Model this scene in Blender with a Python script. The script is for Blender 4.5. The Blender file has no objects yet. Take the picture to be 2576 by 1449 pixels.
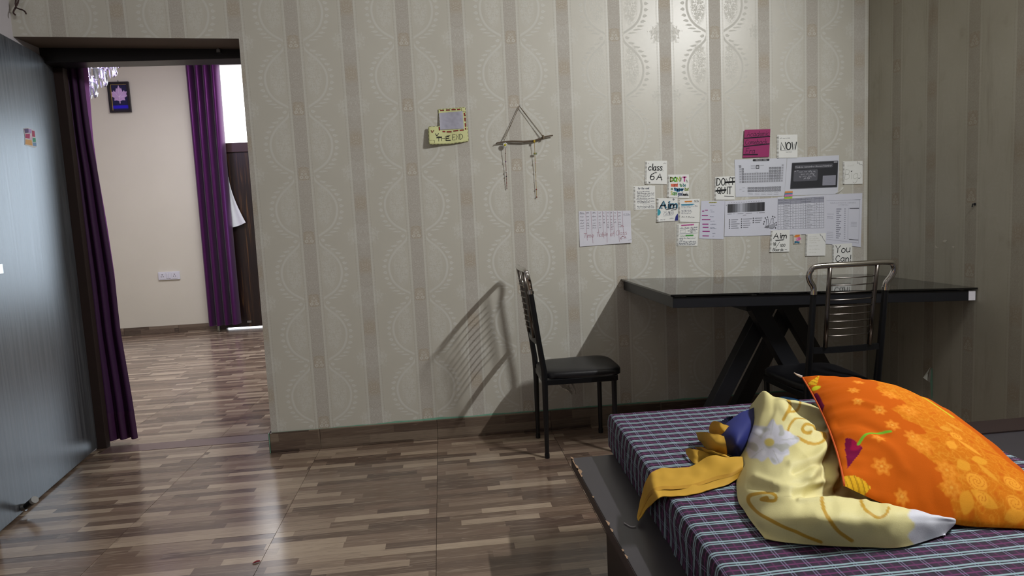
import bpy, bmesh, math, random
import numpy as np
from mathutils import Vector, Matrix, noise as mnoise

random.seed(7)
C = bpy.context.scene.collection
SC = bpy.context.scene

# ---------------------------------------------------------------- camera
FPX, YAW, PITCH, ROLL = 1681.5, .1017, -.1046, -.0498
CAM = np.array([.6539, -3.4312, 1.1305])
PW, PH = 2576, 1449
_f = np.array([math.sin(YAW)*math.cos(PITCH), math.cos(YAW)*math.cos(PITCH), math.sin(PITCH)])
_r0 = np.array([math.cos(YAW), -math.sin(YAW), 0.0]); _u0 = np.cross(_r0, _f)
_r = math.cos(ROLL)*_r0 + math.sin(ROLL)*_u0
_u = -math.sin(ROLL)*_r0 + math.cos(ROLL)*_u0
cd = bpy.data.cameras.new('camera'); cam = bpy.data.objects.new('camera', cd); C.objects.link(cam)
cd.sensor_width = 36; cd.sensor_fit = 'HORIZONTAL'; cd.lens = FPX*36/PW; cd.clip_start = .02
mw = Matrix.Identity(4)
for i in range(3):
    mw[i][0] = _r[i]; mw[i][1] = _u[i]; mw[i][2] = -_f[i]; mw[i][3] = CAM[i]
cam.matrix_world = mw
SC.camera = cam

# ---------------------------------------------------------------- light, world, exposure
SC.view_settings.view_transform = 'Standard'; SC.view_settings.look = 'None'
SC.view_settings.gamma = 1; SC.view_settings.use_curve_mapping = False
SC.view_settings.exposure = 0.0
w = bpy.data.worlds.new('world'); SC.world = w; w.use_nodes = True
w.node_tree.nodes['Background'].inputs[0].default_value = (.75, .85, 1, 1)
w.node_tree.nodes['Background'].inputs[1].default_value = .25

def area(name, loc, target, sx, sy, power, col):
    l = bpy.data.lights.new(name, 'AREA'); l.shape = 'RECTANGLE'; l.size = sx; l.size_y = sy
    l.energy = power; l.color = col
    o = bpy.data.objects.new(name, l); C.objects.link(o); o.location = loc
    d = Vector(target) - Vector(loc)
    o.rotation_euler = d.to_track_quat('-Z', 'Y').to_euler()
    return o
# tube light high on the right-hand wall (just above the frame)
tube = area('tube_light', (2.83, -2.2, 2.72), (1.0, -1.2, 0.6), .04, .55, 69, (.99, .992, .99))
tube.rotation_euler = (0, math.radians(50), 0)
# weak fill light added overhead behind the camera, no fixture seen there
rear = area('rear_fill', (.2, -3.6, 2.9), (.2, -3.2, 0), .5, .5, 4, (1, .99, .97))
# next room: overhead fill added to brighten it, and violet chandelier lamp
farl = area('next_room_fill', (-1.2, 2.6, 3.1), (-1.2, 2.6, 0), .9, .9, 62, (.98, .975, 1))
pl = bpy.data.lights.new('chandelier_glow', 'POINT'); pl.energy = 24; pl.color = (.66, .5, 1); pl.shadow_soft_size = .12
plo = bpy.data.objects.new('chandelier_glow', pl); C.objects.link(plo); plo.location = (-2.32, 2.75, 2.55)
# daylight entering through the window of the next room
dayl = area('window_daylight', (.35, 4.46, 1.42), (-.4, 0, .9), 1.75, 1.8, 50, (.70, .85, 1))

# ---------------------------------------------------------------- helpers
def at(px, py, ax, val):
    "point of the photo's sight line lying on the plane axis = val"
    d = _f + _r*(px-PW/2)/FPX - _u*(py-PH/2)/FPX
    t = (val-CAM[ax])/d[ax]
    return CAM + t*d
def lin(c): return c/12.92 if c <= .04045 else ((c+.055)/1.055)**2.4
def rgb(h):
    if isinstance(h, str):
        h = h.lstrip('#'); return tuple(lin(int(h[i:i+2], 16)/255) for i in (0, 2, 4)) + (1,)
    return tuple(h)[:3] + (1,)

class G:
    "small expression builder for shader nodes"
    def __init__(s, name):
        s.mat = bpy.data.materials.new(name); s.mat.use_nodes = True
        s.nt = s.mat.node_tree; s.n = s.nt.nodes; s.b = s.n['Principled BSDF']; s.out = s.n['Material Output']
    def new(s, t, **k):
        x = s.n.new(t)
        for a, v in k.items(): setattr(x, a, v)
        return x
    def put(s, sock, v):
        if v is None: return
        if isinstance(v, bpy.types.NodeSocket): s.nt.links.new(v, sock)
        elif isinstance(v, (tuple, list)): sock.default_value = v if len(v) == len(sock.default_value) else tuple(v)[:len(sock.default_value)]
        elif isinstance(v, str): sock.default_value = rgb(v)
        else: sock.default_value = v
    def m(s, op, a, b=None, c=None, clamp=False):
        x = s.new('ShaderNodeMath', operation=op, use_clamp=clamp)
        for i, v in enumerate((a, b, c)): s.put(x.inputs[i], v)
        return x.outputs[0]
    def add(s, a, b): return s.m('ADD', a, b)
    def sub(s, a, b): return s.m('SUBTRACT', a, b)
    def mul(s, a, b): return s.m('MULTIPLY', a, b)
    def mx(s, a, b): return s.m('MAXIMUM', a, b)
    def mn(s, a, b): return s.m('MINIMUM', a, b)
    def frac(s, a): return s.m('FRACT', a)
    def ab(s, a): return s.m('ABSOLUTE', a)
    def sm(s, x, lo, hi, a=0., b=1.):
        k = s.new('ShaderNodeMapRange', interpolation_type='SMOOTHSTEP')
        for i, v in enumerate((x, lo, hi, a, b)): s.put(k.inputs[i], v)
        return k.outputs[0]
    def band(s, x, c, h, e=.0015):
        return s.sm(s.ab(s.sub(x, c)), h-e, h+e, 1., 0.)
    def hyp(s, a, b): return s.m('SQRT', s.add(s.mul(a, a), s.mul(b, b)))
    def mix(s, f, a, b, mode='MIX'):
        x = s.new('ShaderNodeMix', data_type='RGBA', blend_type=mode, clamp_factor=True)
        s.put(x.inputs[0], f); s.put(x.inputs[6], rgb(a) if isinstance(a, str) else a); s.put(x.inputs[7], rgb(b) if isinstance(b, str) else b)
        return x.outputs[2]
    def pos(s):
        g = s.new('ShaderNodeNewGeometry'); x = s.new('ShaderNodeSeparateXYZ'); s.nt.links.new(g.outputs['Position'], x.inputs[0])
        return g.outputs['Position'], x.outputs[0], x.outputs[1], x.outputs[2]
    def tex(s, which='Object'):
        g = s.new('ShaderNodeTexCoord'); x = s.new('ShaderNodeSeparateXYZ'); s.nt.links.new(g.outputs[which], x.inputs[0])
        return g.outputs[which], x.outputs[0], x.outputs[1], x.outputs[2]
    def vec(s, x, y, z=0.):
        k = s.new('ShaderNodeCombineXYZ')
        for i, v in enumerate((x, y, z)): s.put(k.inputs[i], v)
        return k.outputs[0]
    def noise(s, v, scale, detail=2., rough=.5, dist=0.):
        k = s.new('ShaderNodeTexNoise'); s.put(k.inputs['Vector'], v); k.inputs['Scale'].default_value = scale
        k.inputs['Detail'].default_value = detail; k.inputs['Roughness'].default_value = rough; k.inputs['Distortion'].default_value = dist
        return k.outputs[0]
    def voro(s, v, scale, feature='F1'):
        k = s.new('ShaderNodeTexVoronoi', feature=feature); s.put(k.inputs['Vector'], v); k.inputs['Scale'].default_value = scale
        return k.outputs['Distance']
    def white(s, v):
        k = s.new('ShaderNodeTexWhiteNoise', noise_dimensions='3D'); s.put(k.inputs['Vector'], v); return k.outputs[0]
    def ramp(s, f, stops, interp='LINEAR'):
        k = s.new('ShaderNodeValToRGB'); cr = k.color_ramp; cr.interpolation = interp
        while len(cr.elements) < len(stops): cr.elements.new(.5)
        for e, (p, c) in zip(cr.elements, stops): e.position = p; e.color = rgb(c)
        s.put(k.inputs[0], f); return k.outputs[0]
    def curve(s, f, pts):
        k = s.new('ShaderNodeFloatCurve'); cu = k.mapping.curves[0]
        while len(cu.points) < len(pts): cu.points.new(.5, .5)
        for p, (x, y) in zip(cu.points, pts): p.location = (x, y)
        k.mapping.update(); s.put(k.inputs['Value'], f); return k.outputs[0]
    def bump(s, h, strength=.3, dist=.002):
        k = s.new('ShaderNodeBump'); k.inputs['Strength'].default_value = strength; k.inputs['Distance'].default_value = dist
        s.put(k.inputs['Height'], h); s.nt.links.new(k.outputs[0], s.b.inputs['Normal'])
    def done(s, col=None, rough=None, **k):
        s.put(s.b.inputs['Base Color'], rgb(col) if isinstance(col, str) else col); s.put(s.b.inputs['Roughness'], rough)
        for a, v in k.items(): s.put(s.b.inputs[a.replace('_', ' ')], v)
        return s.mat

def plain(name, col, rough=.6, var=.12, scale=30., bump=0., **k):
    "colour with a little procedural mottling"
    g = G(name); v, *_ = g.tex('Object'); n = g.noise(v, scale, 3.)
    c = rgb(col); d = tuple(x*(1-var) for x in c[:3]) + (1,); e = tuple(min(1, x*(1+var)) for x in c[:3]) + (1,)
    if bump: g.bump(n, bump)
    return g.done(g.mix(n, d, e), rough, **k)

def link(o, parent=None):
    C.objects.link(o)
    if parent is not None: o.parent = parent
    return o
def tag(o, label=None, cat=None, group=None, kind=None):
    if label: o['label'] = label
    if cat: o['category'] = cat
    if group: o['group'] = group
    if kind: o['kind'] = kind
    return o
def empty(name, loc=(0, 0, 0), rz=0.):
    o = bpy.data.objects.new(name, None); C.objects.link(o); o.location = loc; o.rotation_euler = (0, 0, rz); o.empty_display_size = .05
    return o

class MB:
    "mesh builder: boxes, tubes, grids -> ONE mesh object"
    def __init__(s): s.v = []; s.f = []; s.uv = []
    def add(s, vs, fs):
        k = len(s.v); s.v += [tuple(float(c) for c in p) for p in vs]; s.f += [tuple(i+k for i in q) for q in fs]; return s
    def box(s, a, b, M=None):
        x0, y0, z0 = a; x1, y1, z1 = b
        p = [(x0, y0, z0), (x1, y0, z0), (x1, y1, z0), (x0, y1, z0), (x0, y0, z1), (x1, y0, z1), (x1, y1, z1), (x0, y1, z1)]
        if M is not None: p = [M @ Vector(q) for q in p]
        return s.add(p, [(0, 3, 2, 1), (4, 5, 6, 7), (0, 1, 5, 4), (1, 2, 6, 5), (2, 3, 7, 6), (3, 0, 4, 7)])
    def prism(s, poly, y0, y1):
        n = len(poly); vs = [(x, y0, z) for x, z in poly] + [(x, y1, z) for x, z in poly]
        return s.add(vs, [tuple(range(n)), tuple(range(2*n-1, n-1, -1))] + [(i+n, (i+1) % n+n, (i+1) % n, i) for i in range(n)])
    def bar(s, p, q, wx, wy, up=(0, 1, 0)):
        p, q = Vector(p), Vector(q); d = (q-p).normalized(); u = Vector(up); u = (u-d*u.dot(d)).normalized(); v = d.cross(u)
        c = [(-1, -1), (1, -1), (1, 1), (-1, 1)]
        vs = [p+v*(a*wx/2)+u*(b*wy/2) for a, b in c] + [q+v*(a*wx/2)+u*(b*wy/2) for a, b in c]
        return s.add(vs, [(0, 3, 2, 1), (4, 5, 6, 7), (0, 1, 5, 4), (1, 2, 6, 5), (2, 3, 7, 6), (3, 0, 4, 7)])
    def tube(s, pts, r, n=10, cap=True, smooth=0):
        pts = [Vector(p) for p in pts]
        if smooth:
            P = np.array([list(p) for p in pts]); pts = [Vector(p) for p in cr1(P, smooth)]
        rr = r if isinstance(r, (list, tuple)) else None
        k = len(s.v); m = len(pts); prev = None; rings = []
        for i, p in enumerate(pts):
            t = (pts[min(i+1, m-1)]-pts[max(i-1, 0)]).normalized()
            if prev is None:
                a = Vector((0, 0, 1)) if abs(t.z) < .9 else Vector((1, 0, 0)); prev = (a-t*a.dot(t)).normalized()
            else: prev = (prev-t*prev.dot(t)).normalized()
            b = t.cross(prev); R = r if rr is None else rr[0]+(rr[-1]-rr[0])*i/max(1, m-1) if len(rr) == 2 else rr[i]
            for j in range(n):
                a = 2*math.pi*(j+.5)/n; s.v.append(tuple(p+prev*(R*math.cos(a))+b*(R*math.sin(a))))
        for i in range(m-1):
            for j in range(n):
                j2 = (j+1) % n; s.f.append((k+i*n+j, k+i*n+j2, k+(i+1)*n+j2, k+(i+1)*n+j))
        if cap: s.f.append(tuple(k+j for j in range(n-1, -1, -1))); s.f.append(tuple(k+(m-1)*n+j for j in range(n)))
        return s
    def grid(s, P, flip=False, closeu=False):
        "P: array (a,b,3)"
        a, b = P.shape[:2]; k = len(s.v); s.v += [tuple(map(float, p)) for p in P.reshape(-1, 3)]
        for i in range(a if closeu else a-1):
            i2 = (i+1) % a
            for j in range(b-1):
                q = (k+i*b+j, k+i2*b+j, k+i2*b+j+1, k+i*b+j+1); s.f.append(q[::-1] if flip else q)
        return s
    def ball(s, c, r, n=8, sc=(1, 1, 1)):
        th = np.linspace(0, math.pi, n//2+2); ph = np.linspace(0, 2*math.pi, n, endpoint=False)
        P = np.array([[(c[0]+r*sc[0]*math.sin(t)*math.cos(p), c[1]+r*sc[1]*math.sin(t)*math.sin(p), c[2]+r*sc[2]*math.cos(t)) for t in th] for p in ph])
        return s.grid(P, closeu=True)
    def mesh(s, name, mat=None, smooth=False):
        me = bpy.data.meshes.new(name); me.from_pydata(s.v, [], s.f); me.update()
        if mat: me.materials.append(mat)
        if smooth: me.polygons.foreach_set('use_smooth', [True]*len(me.polygons))
        return me
    def build(s, name, mat, parent=None, smooth=False, bevel=0., origin=None, angle=None):
        if origin is not None: s.v = [(x-origin[0], y-origin[1], z-origin[2]) for x, y, z in s.v]
        me = s.mesh(name, mat, smooth)
        if bevel:
            bm = bmesh.new(); bm.from_mesh(me)
            bmesh.ops.remove_doubles(bm, verts=bm.verts, dist=1e-6)
            es = [e for e in bm.edges if len(e.link_faces) == 2 and e.calc_face_angle(0) > .5]
            bmesh.ops.bevel(bm, geom=es, offset=bevel, segments=2, affect='EDGES', profile=.6, clamp_overlap=True)
            bm.to_mesh(me); bm.free()
        if angle:
            me.polygons.foreach_set('use_smooth', [True]*len(me.polygons)); me.set_sharp_from_angle(angle=angle)
        o = bpy.data.objects.new(name, me); link(o, parent)
        if origin is not None: o.location = origin
        return o

def cr1(P, n):
    "Catmull-Rom through rows of P"
    P = np.asarray(P, float); Q = np.concatenate([[2*P[0]-P[1]], P, [2*P[-1]-P[-2]]]); out = []
    for i in range(1, len(Q)-2):
        a, b, c, d = Q[i-1], Q[i], Q[i+1], Q[i+2]
        for k in range(n):
            t = k/n; out.append(.5*(2*b+(c-a)*t+(2*a-5*b+4*c-d)*t*t+(3*b-a-3*c+d)*t**3))
    out.append(P[-1]); return np.array(out)
def cr2(P, na, nb):
    A = cr1(P, na); return np.swapaxes(cr1(np.swapaxes(A, 0, 1), nb), 0, 1)

def paint(o, cols, name='print'):
    a = o.data.color_attributes.new(name, 'FLOAT_COLOR', 'POINT')
    a.data.foreach_set('color', np.asarray(cols, np.float32).reshape(-1))
def painted(name, rough, attr='print', bump=None, **k):
    g = G(name); x = g.new('ShaderNodeAttribute', attribute_name=attr); v, *_ = g.tex('Object')
    n = g.noise(v, 420., 2.); g.bump(n, .25, .0006)
    return g.done(g.mix(g.mul(n, .12), x.outputs[0], (0, 0, 0, 1)), rough, **k)

# ---------------------------------------------------------------- setting materials
def wallpaper(name, axis, P, x0, q, z0, aged):
    g = G(name); v, X, Y, Z = g.pos()
    U = X if axis == 'x' else Y
    # slight paper waviness
    wv = g.noise(v, 3., 1.)
    u = g.m('DIVIDE', g.sub(U, x0), P)
    ua = g.mul(g.ab(g.sub(g.frac(g.add(u, .5)), .5)), P)        # distance to an A stripe (with ogees)
    ub = g.mul(g.ab(g.sub(g.frac(u), .5)), P)                   # distance to a B stripe (with bouquets)
    t = g.frac(g.m('DIVIDE', g.sub(z0, Z), q))                  # 0 at the berry patch, downwards
    tb = g.frac(g.add(t, .472))                                 # 0 at the teardrop tip of a B stripe
    us = g.mn(ua, ub)
    core = g.sm(us, .0285, .0305, 1., 0.)
    line = g.mx(g.mx(g.band(us, .0445, .0006, .0005), g.band(us, .0395, .0005, .0005)), g.band(us, .0305, .0007, .0005))
    dash = g.sm(g.m('SINE', g.mul(Z, 420.)), -.7, .2)
    line = g.mul(line, g.add(.45, g.mul(dash, .55)))
    pale = g.band(us, .0365, .0055, .002)
    # tan passages on stripes
    ta = g.ab(g.sub(g.frac(g.add(t, .5)), .5))
    patch = g.mul(g.sm(g.add(g.mul(ta, q), g.mul(g.m('POWER', g.m('DIVIDE', ua, .028), 4.), .008)), .031, .033, 1., 0.), g.sm(ua, .0255, .0275, 1., 0.))
    berr = 0.
    for (bx, bz, r) in ((.0125, .0165, .0078), (.009, .0, .0052), (0., -.0125, .0052), (0., .006, .003)):
        d = g.hyp(g.sub(ua, bx), g.sub(g.mul(g.sub(g.frac(g.add(t, .5)), .5), q), bz))
        ring = g.sm(g.ab(g.sub(d, r*.75)), r*.22, r*.42, 1., 0.)
        berr = g.mx(ring, berr)
    berr = g.mul(berr, patch)
    tanb = g.mul(g.mx(g.sm(tb, .78, .92), g.sm(tb, .02, .14, 1., 0.)), g.sm(ub, .0275, .029, 1., 0.))
    # ogee
    W = [(0, .042), (.05, .044), (.1, .050), (.15, .063), (.2, .081), (.27, .105), (.35, .126), (.45, .142), (.54, .147), (.63, .145), (.72, .137), (.8, .123), (.88, .098), (.94, .068), (1, .036)]
    tt = np.linspace(0, 1, 400); wi = cr_interp(W, tt)
    dw = np.gradient(wi, tt)/q; ds = np.sqrt(1+dw**2); S = np.cumsum(ds); S = (S-S[0])/(S[-1]-S[0]); Lc = np.trapezoid(ds, tt*q) if hasattr(np, 'trapezoid') else np.trapz(ds, tt*q)
    pk = np.linspace(0, 399, 22).astype(int)
    wt = g.m('DIVIDE', g.curve(t, [(tt[i], wi[i]*5) for i in pk]), 5.)
    cs = g.curve(t, [(tt[i], 1/ds[i]) for i in pk])
    st = g.curve(t, [(tt[i], S[i]) for i in pk])
    dsd = g.mul(g.sub(ua, wt), cs)
    out = g.sm(ua, .046, .05)
    vine = g.mul(g.band(dsd, 0., .0050, .0022), out)
    tw = g.m('SINE', g.add(g.mul(st, 2*math.pi*46), g.mul(dsd, 900.)))
    vine_in = g.mul(g.mul(g.band(dsd, -.0075, .0018, .001), g.sm(tw, -.2, .4)), out)
    nb = 13; sp = Lc/nb
    lx = g.mul(g.sub(g.frac(g.mul(st, nb)), .5), sp)
    hd = g.hyp(lx, g.mul(g.sub(dsd, .0215), .95))
    tip = g.hyp(g.mul(lx, 1.7), g.mul(g.sub(dsd, .0295), 1.0))
    bulb = g.mx(g.sm(hd, .0072, .0088, 1., 0.), g.sm(tip, .0040, .0058, 1., 0.))
    bulb_hole = g.sm(g.hyp(g.add(lx, .001), g.sub(dsd, .0205)), .0018, .003, 1., 0.)
    bulb = g.mul(bulb, g.sub(1., g.mul(bulb_hole, .5)))
    bulb = g.mul(bulb, g.sm(ua, .05, .056))
    # flowers inside the ogee
    va = g.vec(g.mul(ua, 1.), Z, 0.)
    rz = g.m('DIVIDE', g.sub(t, .5), .36); rx = g.m('DIVIDE', g.sub(ua, .085), .042)
    fm = g.sm(g.hyp(rx, rz), .7, 1.15, 1., 0.)
    vo = g.voro(g.vec(ua, g.mul(t, q), 0.), 62.); vo2 = g.voro(g.vec(ua, g.mul(t, q), .3), 150.)
    petal = g.mul(fm, g.mx(g.band(vo, .38, .10, .06), g.mul(g.band(vo2, .4, .12, .05), .8)))
    petal = g.mul(petal, g.sm(ua, .048, .054))
    # bouquet across a B stripe
    bz = g.m('DIVIDE', g.sub(tb, .47), .2); bx = g.m('DIVIDE', ub, .085)
    jag = g.add(g.mul(g.m('SINE', g.mul(g.m('ARCTAN2', bz, bx), 7.)), .10), g.mul(g.sub(g.noise(g.vec(ub, g.mul(tb, q), .4), 75., 2.), .5), 1.1))
    bm_ = g.sm(g.add(g.hyp(bx, bz), jag), .78, .92, 1., 0.)
    vb = g.voro(g.vec(ub, g.mul(tb, q), 0.), 85.)
    bouq = g.mul(bm_, g.add(.35, g.mul(g.band(vb, .35, .13, .06), .65)))
    # fine ornament engraved on the stripes
    vs_ = g.voro(g.vec(us, g.mul(t, q), .7), 105.); vs2 = g.voro(g.vec(us, g.mul(t, q), .2), 210.)
    orn = g.mul(core, g.mx(g.band(vs_, .42, .06, .05), g.mul(g.band(vs2, .45, .07, .05), .7)))
    light = g.mx(g.mx(g.mul(vine, .85), g.mul(bulb, .95)), g.mx(g.mul(petal, .65), g.mul(bouq, .75)))
    light = g.mul(light, g.sub(1., g.mul(core, .6)))
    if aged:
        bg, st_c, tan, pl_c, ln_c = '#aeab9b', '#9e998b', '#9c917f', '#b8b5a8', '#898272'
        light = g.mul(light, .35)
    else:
        bg, st_c, tan, pl_c, ln_c = '#c9c6ba', '#b1aaa0', '#b0a38f', '#d8d8d1', '#928a7b'
    c = g.mix(g.mul(pale, .4), bg, pl_c)
    c = g.mix(g.mul(core, .85), c, st_c)
    c = g.mix(g.mul(g.mx(patch, tanb), .8), c, tan)
    c = g.mix(g.mul(light, .75), c, pl_c)
    c = g.mix(g.mul(orn, .38), c, pl_c)
    c = g.mix(g.mul(berr, .6), c, pl_c)
    c = g.mix(g.mul(line, .55), c, ln_c)
    n1 = g.noise(v, 1.7, 4., .6)
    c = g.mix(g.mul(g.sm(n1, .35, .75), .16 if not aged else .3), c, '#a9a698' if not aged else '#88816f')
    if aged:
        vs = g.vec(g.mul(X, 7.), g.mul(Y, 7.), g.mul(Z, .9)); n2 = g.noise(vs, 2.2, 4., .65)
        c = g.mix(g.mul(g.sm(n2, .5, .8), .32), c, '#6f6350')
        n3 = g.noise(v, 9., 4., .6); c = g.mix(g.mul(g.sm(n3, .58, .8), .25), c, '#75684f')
    ink = g.mx(g.mx(light, core), g.mul(line, 1.))
    rough = g.add(.38 if not aged else .6, g.mul(ink, .34))
    hgt = g.add(g.mul(g.noise(v, 55., 3.), .5), g.add(g.mul(light, .5), g.mul(orn, .4)))
    g.bump(hgt, .22, .0012)
    return g.done(c, rough, Specular_IOR_Level=.85 if not aged else .4)
def cr_interp(W, tt):
    W = np.array(W); P = cr1(W, 20); return np.interp(tt, P[:, 0], P[:, 1])

def plank_tile(name, dark=1., rough=.17, zrow=False):
    g = G(name); v, X, Y, Z = g.pos()
    R = .043
    yy = g.add(Y, Z) if zrow else Y
    wob = g.noise(g.vec(X, g.mul(yy, 6.)), 1.2, 2.)
    row = g.m('FLOOR', g.m('DIVIDE', yy, R))
    r1 = g.white(g.vec(row, 3.1, 1.7))
    # strips of two alternating lengths
    x = g.add(g.m('DIVIDE', X, .58), g.mul(r1, 9.))
    ci = g.m('FLOOR', x); cf = g.frac(x)
    split = g.add(.34, g.mul(g.white(g.vec(ci, row, 5.)), .32))
    part = g.m('GREATER_THAN', cf, split)
    rnd = g.white(g.vec(ci, row, g.mul(part, 7.)))
    tile_id = g.m('FLOOR', g.m('DIVIDE', g.add(X, .027), .6))
    rnd = g.frac(g.add(rnd, g.mul(g.white(g.vec(tile_id, row, part)), .35)))
    base = g.ramp(rnd, [(0, '#57463c'), (.16, '#604e42'), (.32, '#6d5a4b'), (.52, '#776152'), (.68, '#826e5d'), (.8, '#93806d'), (1, '#a8957f')])
    gr = g.noise(g.vec(g.mul(X, 5.), g.mul(yy, 85.), g.mul(rnd, 60.)), 2.2, 5., .62, 1.1)
    gr2 = g.noise(g.vec(g.mul(X, 2.2), g.mul(yy, 30.), g.mul(rnd, 31.)), 2.5, 2., .5, 1.6)
    c = g.mix(g.mul(g.sm(gr, .46, .72), .42), base, '#4a3a32')
    c = g.mix(g.mul(g.sm(gr2, .52, .7), .28), c, '#b3a18c')
    edge = g.sm(g.ab(g.sub(g.frac(g.m('DIVIDE', yy, R)), .5)), .47, .5)
    c = g.mix(g.mul(edge, .35), c, '#3a2c25')
    c = g.mix(1., c, (dark, dark*.985, dark*.975, 1), 'MULTIPLY'); hs = g.new('ShaderNodeHueSaturation'); hs.inputs['Saturation'].default_value = .92; hs.inputs['Value'].default_value = 1.12; g.put(hs.inputs['Color'], c); c = hs.outputs[0]
    g.bump(gr, .05, .0006)
    return g.done(c, g.add(rough-.02, g.mul(g.noise(v, 4., 3.), .06)), Specular_IOR_Level=.75)

M_wallpaper = wallpaper('wallpaper_damask', 'x', .53, 0., .3155, 2.0275, False)
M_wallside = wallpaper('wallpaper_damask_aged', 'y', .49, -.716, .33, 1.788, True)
M_floor = plank_tile('floor_plank_tile')
M_base = plank_tile('skirting_plank_tile', .55, .3, True)
M_grout = plain('grout', '#6e6358', .8)
M_plaster = plain('plaster_lavender', '#b9b4b8', .7, .05, 6., .1)
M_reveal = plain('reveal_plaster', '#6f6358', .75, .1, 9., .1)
M_ceil = plain('ceiling_white', '#e6e3dc', .8, .03, 5.)
M_cream = plain('cream_wall', '#d6d1c2', .55, .04, 3., .08)
M_frame = plain('door_frame_dark', '#191516', .35, .2, 20.)
M_green = plain('mint_paint', '#7fb39a', .6, .2, 40.)

# ---------------------------------------------------------------- the setting
def struct(name, mb, mat, parent=None, label=None, **k):
    o = mb.build(name, mat, parent, **k)
    if parent is None: o['kind'] = 'structure'
    if label: o['label'] = label
    return o

floor = struct('floor', MB().box((-4.4, -4.3, -.12), (3.1, 4.75, -.0035)), M_grout)
tmesh = MB().box((-.2991, -.5991, -.008), (.2991, .5991, 0)).mesh('tile', M_floor)
for i in range(-7, 6):
    for j in range(-3, 5):
        cx = -.027+.6*i+.3; cy = -.948+1.2*j+.6
        if cx < -4.2 or cx > 2.99 or cy > 4.7: continue
        if cy < 0 and cx < -1.6: continue
        if cy > 1 and cx > 1.6: continue
        t = bpy.data.objects.new('tile', tmesh); link(t, floor); t.location = (cx, cy, 0)
MB().box((-1.205, .20, -.002), (-.262, .32, .0015)).build('threshold_strip', plain('threshold_mauve', '#6f5a58', .3), floor)

def wall_lintel():
    poly = [(-.266, 0), (3.06, 0), (3.06, 3.0), (-1.262, 3.0), (-1.262, 2.080), (-.252, 2.049)]
    return poly
wb = MB().prism(wall_lintel(), 0, .40)
wall = struct('wall_back', wb, M_wallpaper)
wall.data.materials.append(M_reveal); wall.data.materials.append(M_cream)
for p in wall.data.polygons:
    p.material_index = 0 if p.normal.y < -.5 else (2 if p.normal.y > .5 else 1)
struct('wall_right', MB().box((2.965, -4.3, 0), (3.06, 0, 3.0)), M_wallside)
struct('wall_left', MB().box((-1.362, -4.3, 0), (-1.262, .40, 3.0)), M_plaster)
struct('wall_front', MB().box((-1.362, -4.4, 0), (3.06, -4.3, 3.0)), plain('front_wall_low_bounce', '#8f8b86', .7, .06, 5.))  # dark grey chosen to cut the fill bounced off this unseen wall
struct('ceiling', MB().box((-1.362, -4.4, 3.0), (3.06, .33, 3.1)), M_ceil)
# next room
wf = MB().box((-4.4, 4.6, 0), (-1.98, 4.75, 3.3)).box((-1.98, 4.6, 3.06), (-.86, 4.75, 3.3)).box((-.86, 4.6, 0), (-.6, 4.75, 3.3))
wf.box((-.6, 4.6, 0), (1.3, 4.75, .45)).box((-.6, 4.6, 2.4), (1.3, 4.75, 3.3)).box((1.3, 4.6, 0), (1.6, 4.75, 3.3))
struct('wall_far', wf, M_cream)
struct('wall_far_left', MB().box((-4.4, .33, 0), (-4.25, 4.6, 3.3)), M_cream)
struct('wall_far_right', MB().box((1.5, .33, 0), (1.6, 4.6, 3.3)), M_cream)
struct('wall_far_front', MB().box((-4.25, .33, 0), (-1.362, .40, 3.3)).box((-1.362, .35, 3.0), (1.5, .4, 3.3)), M_cream)
cf = struct('ceiling_far', MB().box((-4.4, .33, 3.3), (1.6, 4.75, 3.4)), M_ceil)

# skirting: separate tiles with a fine joint
def skirting(name, pieces, mat):
    root = struct(name, MB().box(*pieces['back']), M_grout)
    for a, b in pieces['tiles']:
        MB().box(a, b).build('tile', mat, root, bevel=.001)
    return root
jx = [-.272, -.022, .575, 1.175, 1.775, 2.375, 2.955]
tl = [((a+.0008, -.012, .001), (b-.0008, -.0025, .1035)) for a, b in zip(jx, jx[1:])]
tl.append(((-.2795, -.012, .001), (-.2735, .40, .1035)))
skirting('baseboard_back', {'back': ((-.272, -.0025, .001), (2.955, -.0003, .102)), 'tiles': tl}, M_base)
jy = [-.013, -.6, -1.2, -1.8, -2.4, -3.0, -3.6, -4.29]
skirting('baseboard_right', {'back': ((2.9625, -4.29, .001), (2.9647, -.013, .10)), 'tiles': [((2.954, b+.0008, .001), (2.9625, a-.0008, .1)) for a, b in zip(jy, jy[1:])]}, M_base)
jf = [-4.2, -3.6, -3.027, -2.427, -2.0]
skirting('baseboard_far', {'back': ((-4.2, 4.5975, .001), (-2.0, 4.5998, .085)), 'tiles': [((a+.001, 4.588, .001), (b-.001, 4.5975, .09)) for a, b in zip(jf, jf[1:])]}, plank_tile('skirting_far', .62, .3, True))
# uneven mint paint line left showing between wallpaper and skirting
mb = MB(); n = 150; xs = np.linspace(-.262, 2.95, n); P = np.zeros((n, 2, 3))
for i, x in enumerate(xs):
    k = mnoise.noise(Vector((x*6, 0, 0))); k2 = mnoise.noise(Vector((x*31, 4, 0)))
    env = max(.0, min(1., (x-.02)*3.)) * (1.0 if x < .9 else .75)
    P[i, 0] = (x, -.0015, .1005); P[i, 1] = (x, -.0012, .1035+.0004+env*(.0065+.0075*k+.003*k2))
mb.grid(P)
tag(struct('trim_1', mb, M_green), 'thin uneven mint green paint line above the skirting tiles')
MB().box((-.2765, -.0135, .0), (-.2735, -.0105, .104)).build('paint_edge', M_green, bpy.data.objects['baseboard_back'])

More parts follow.
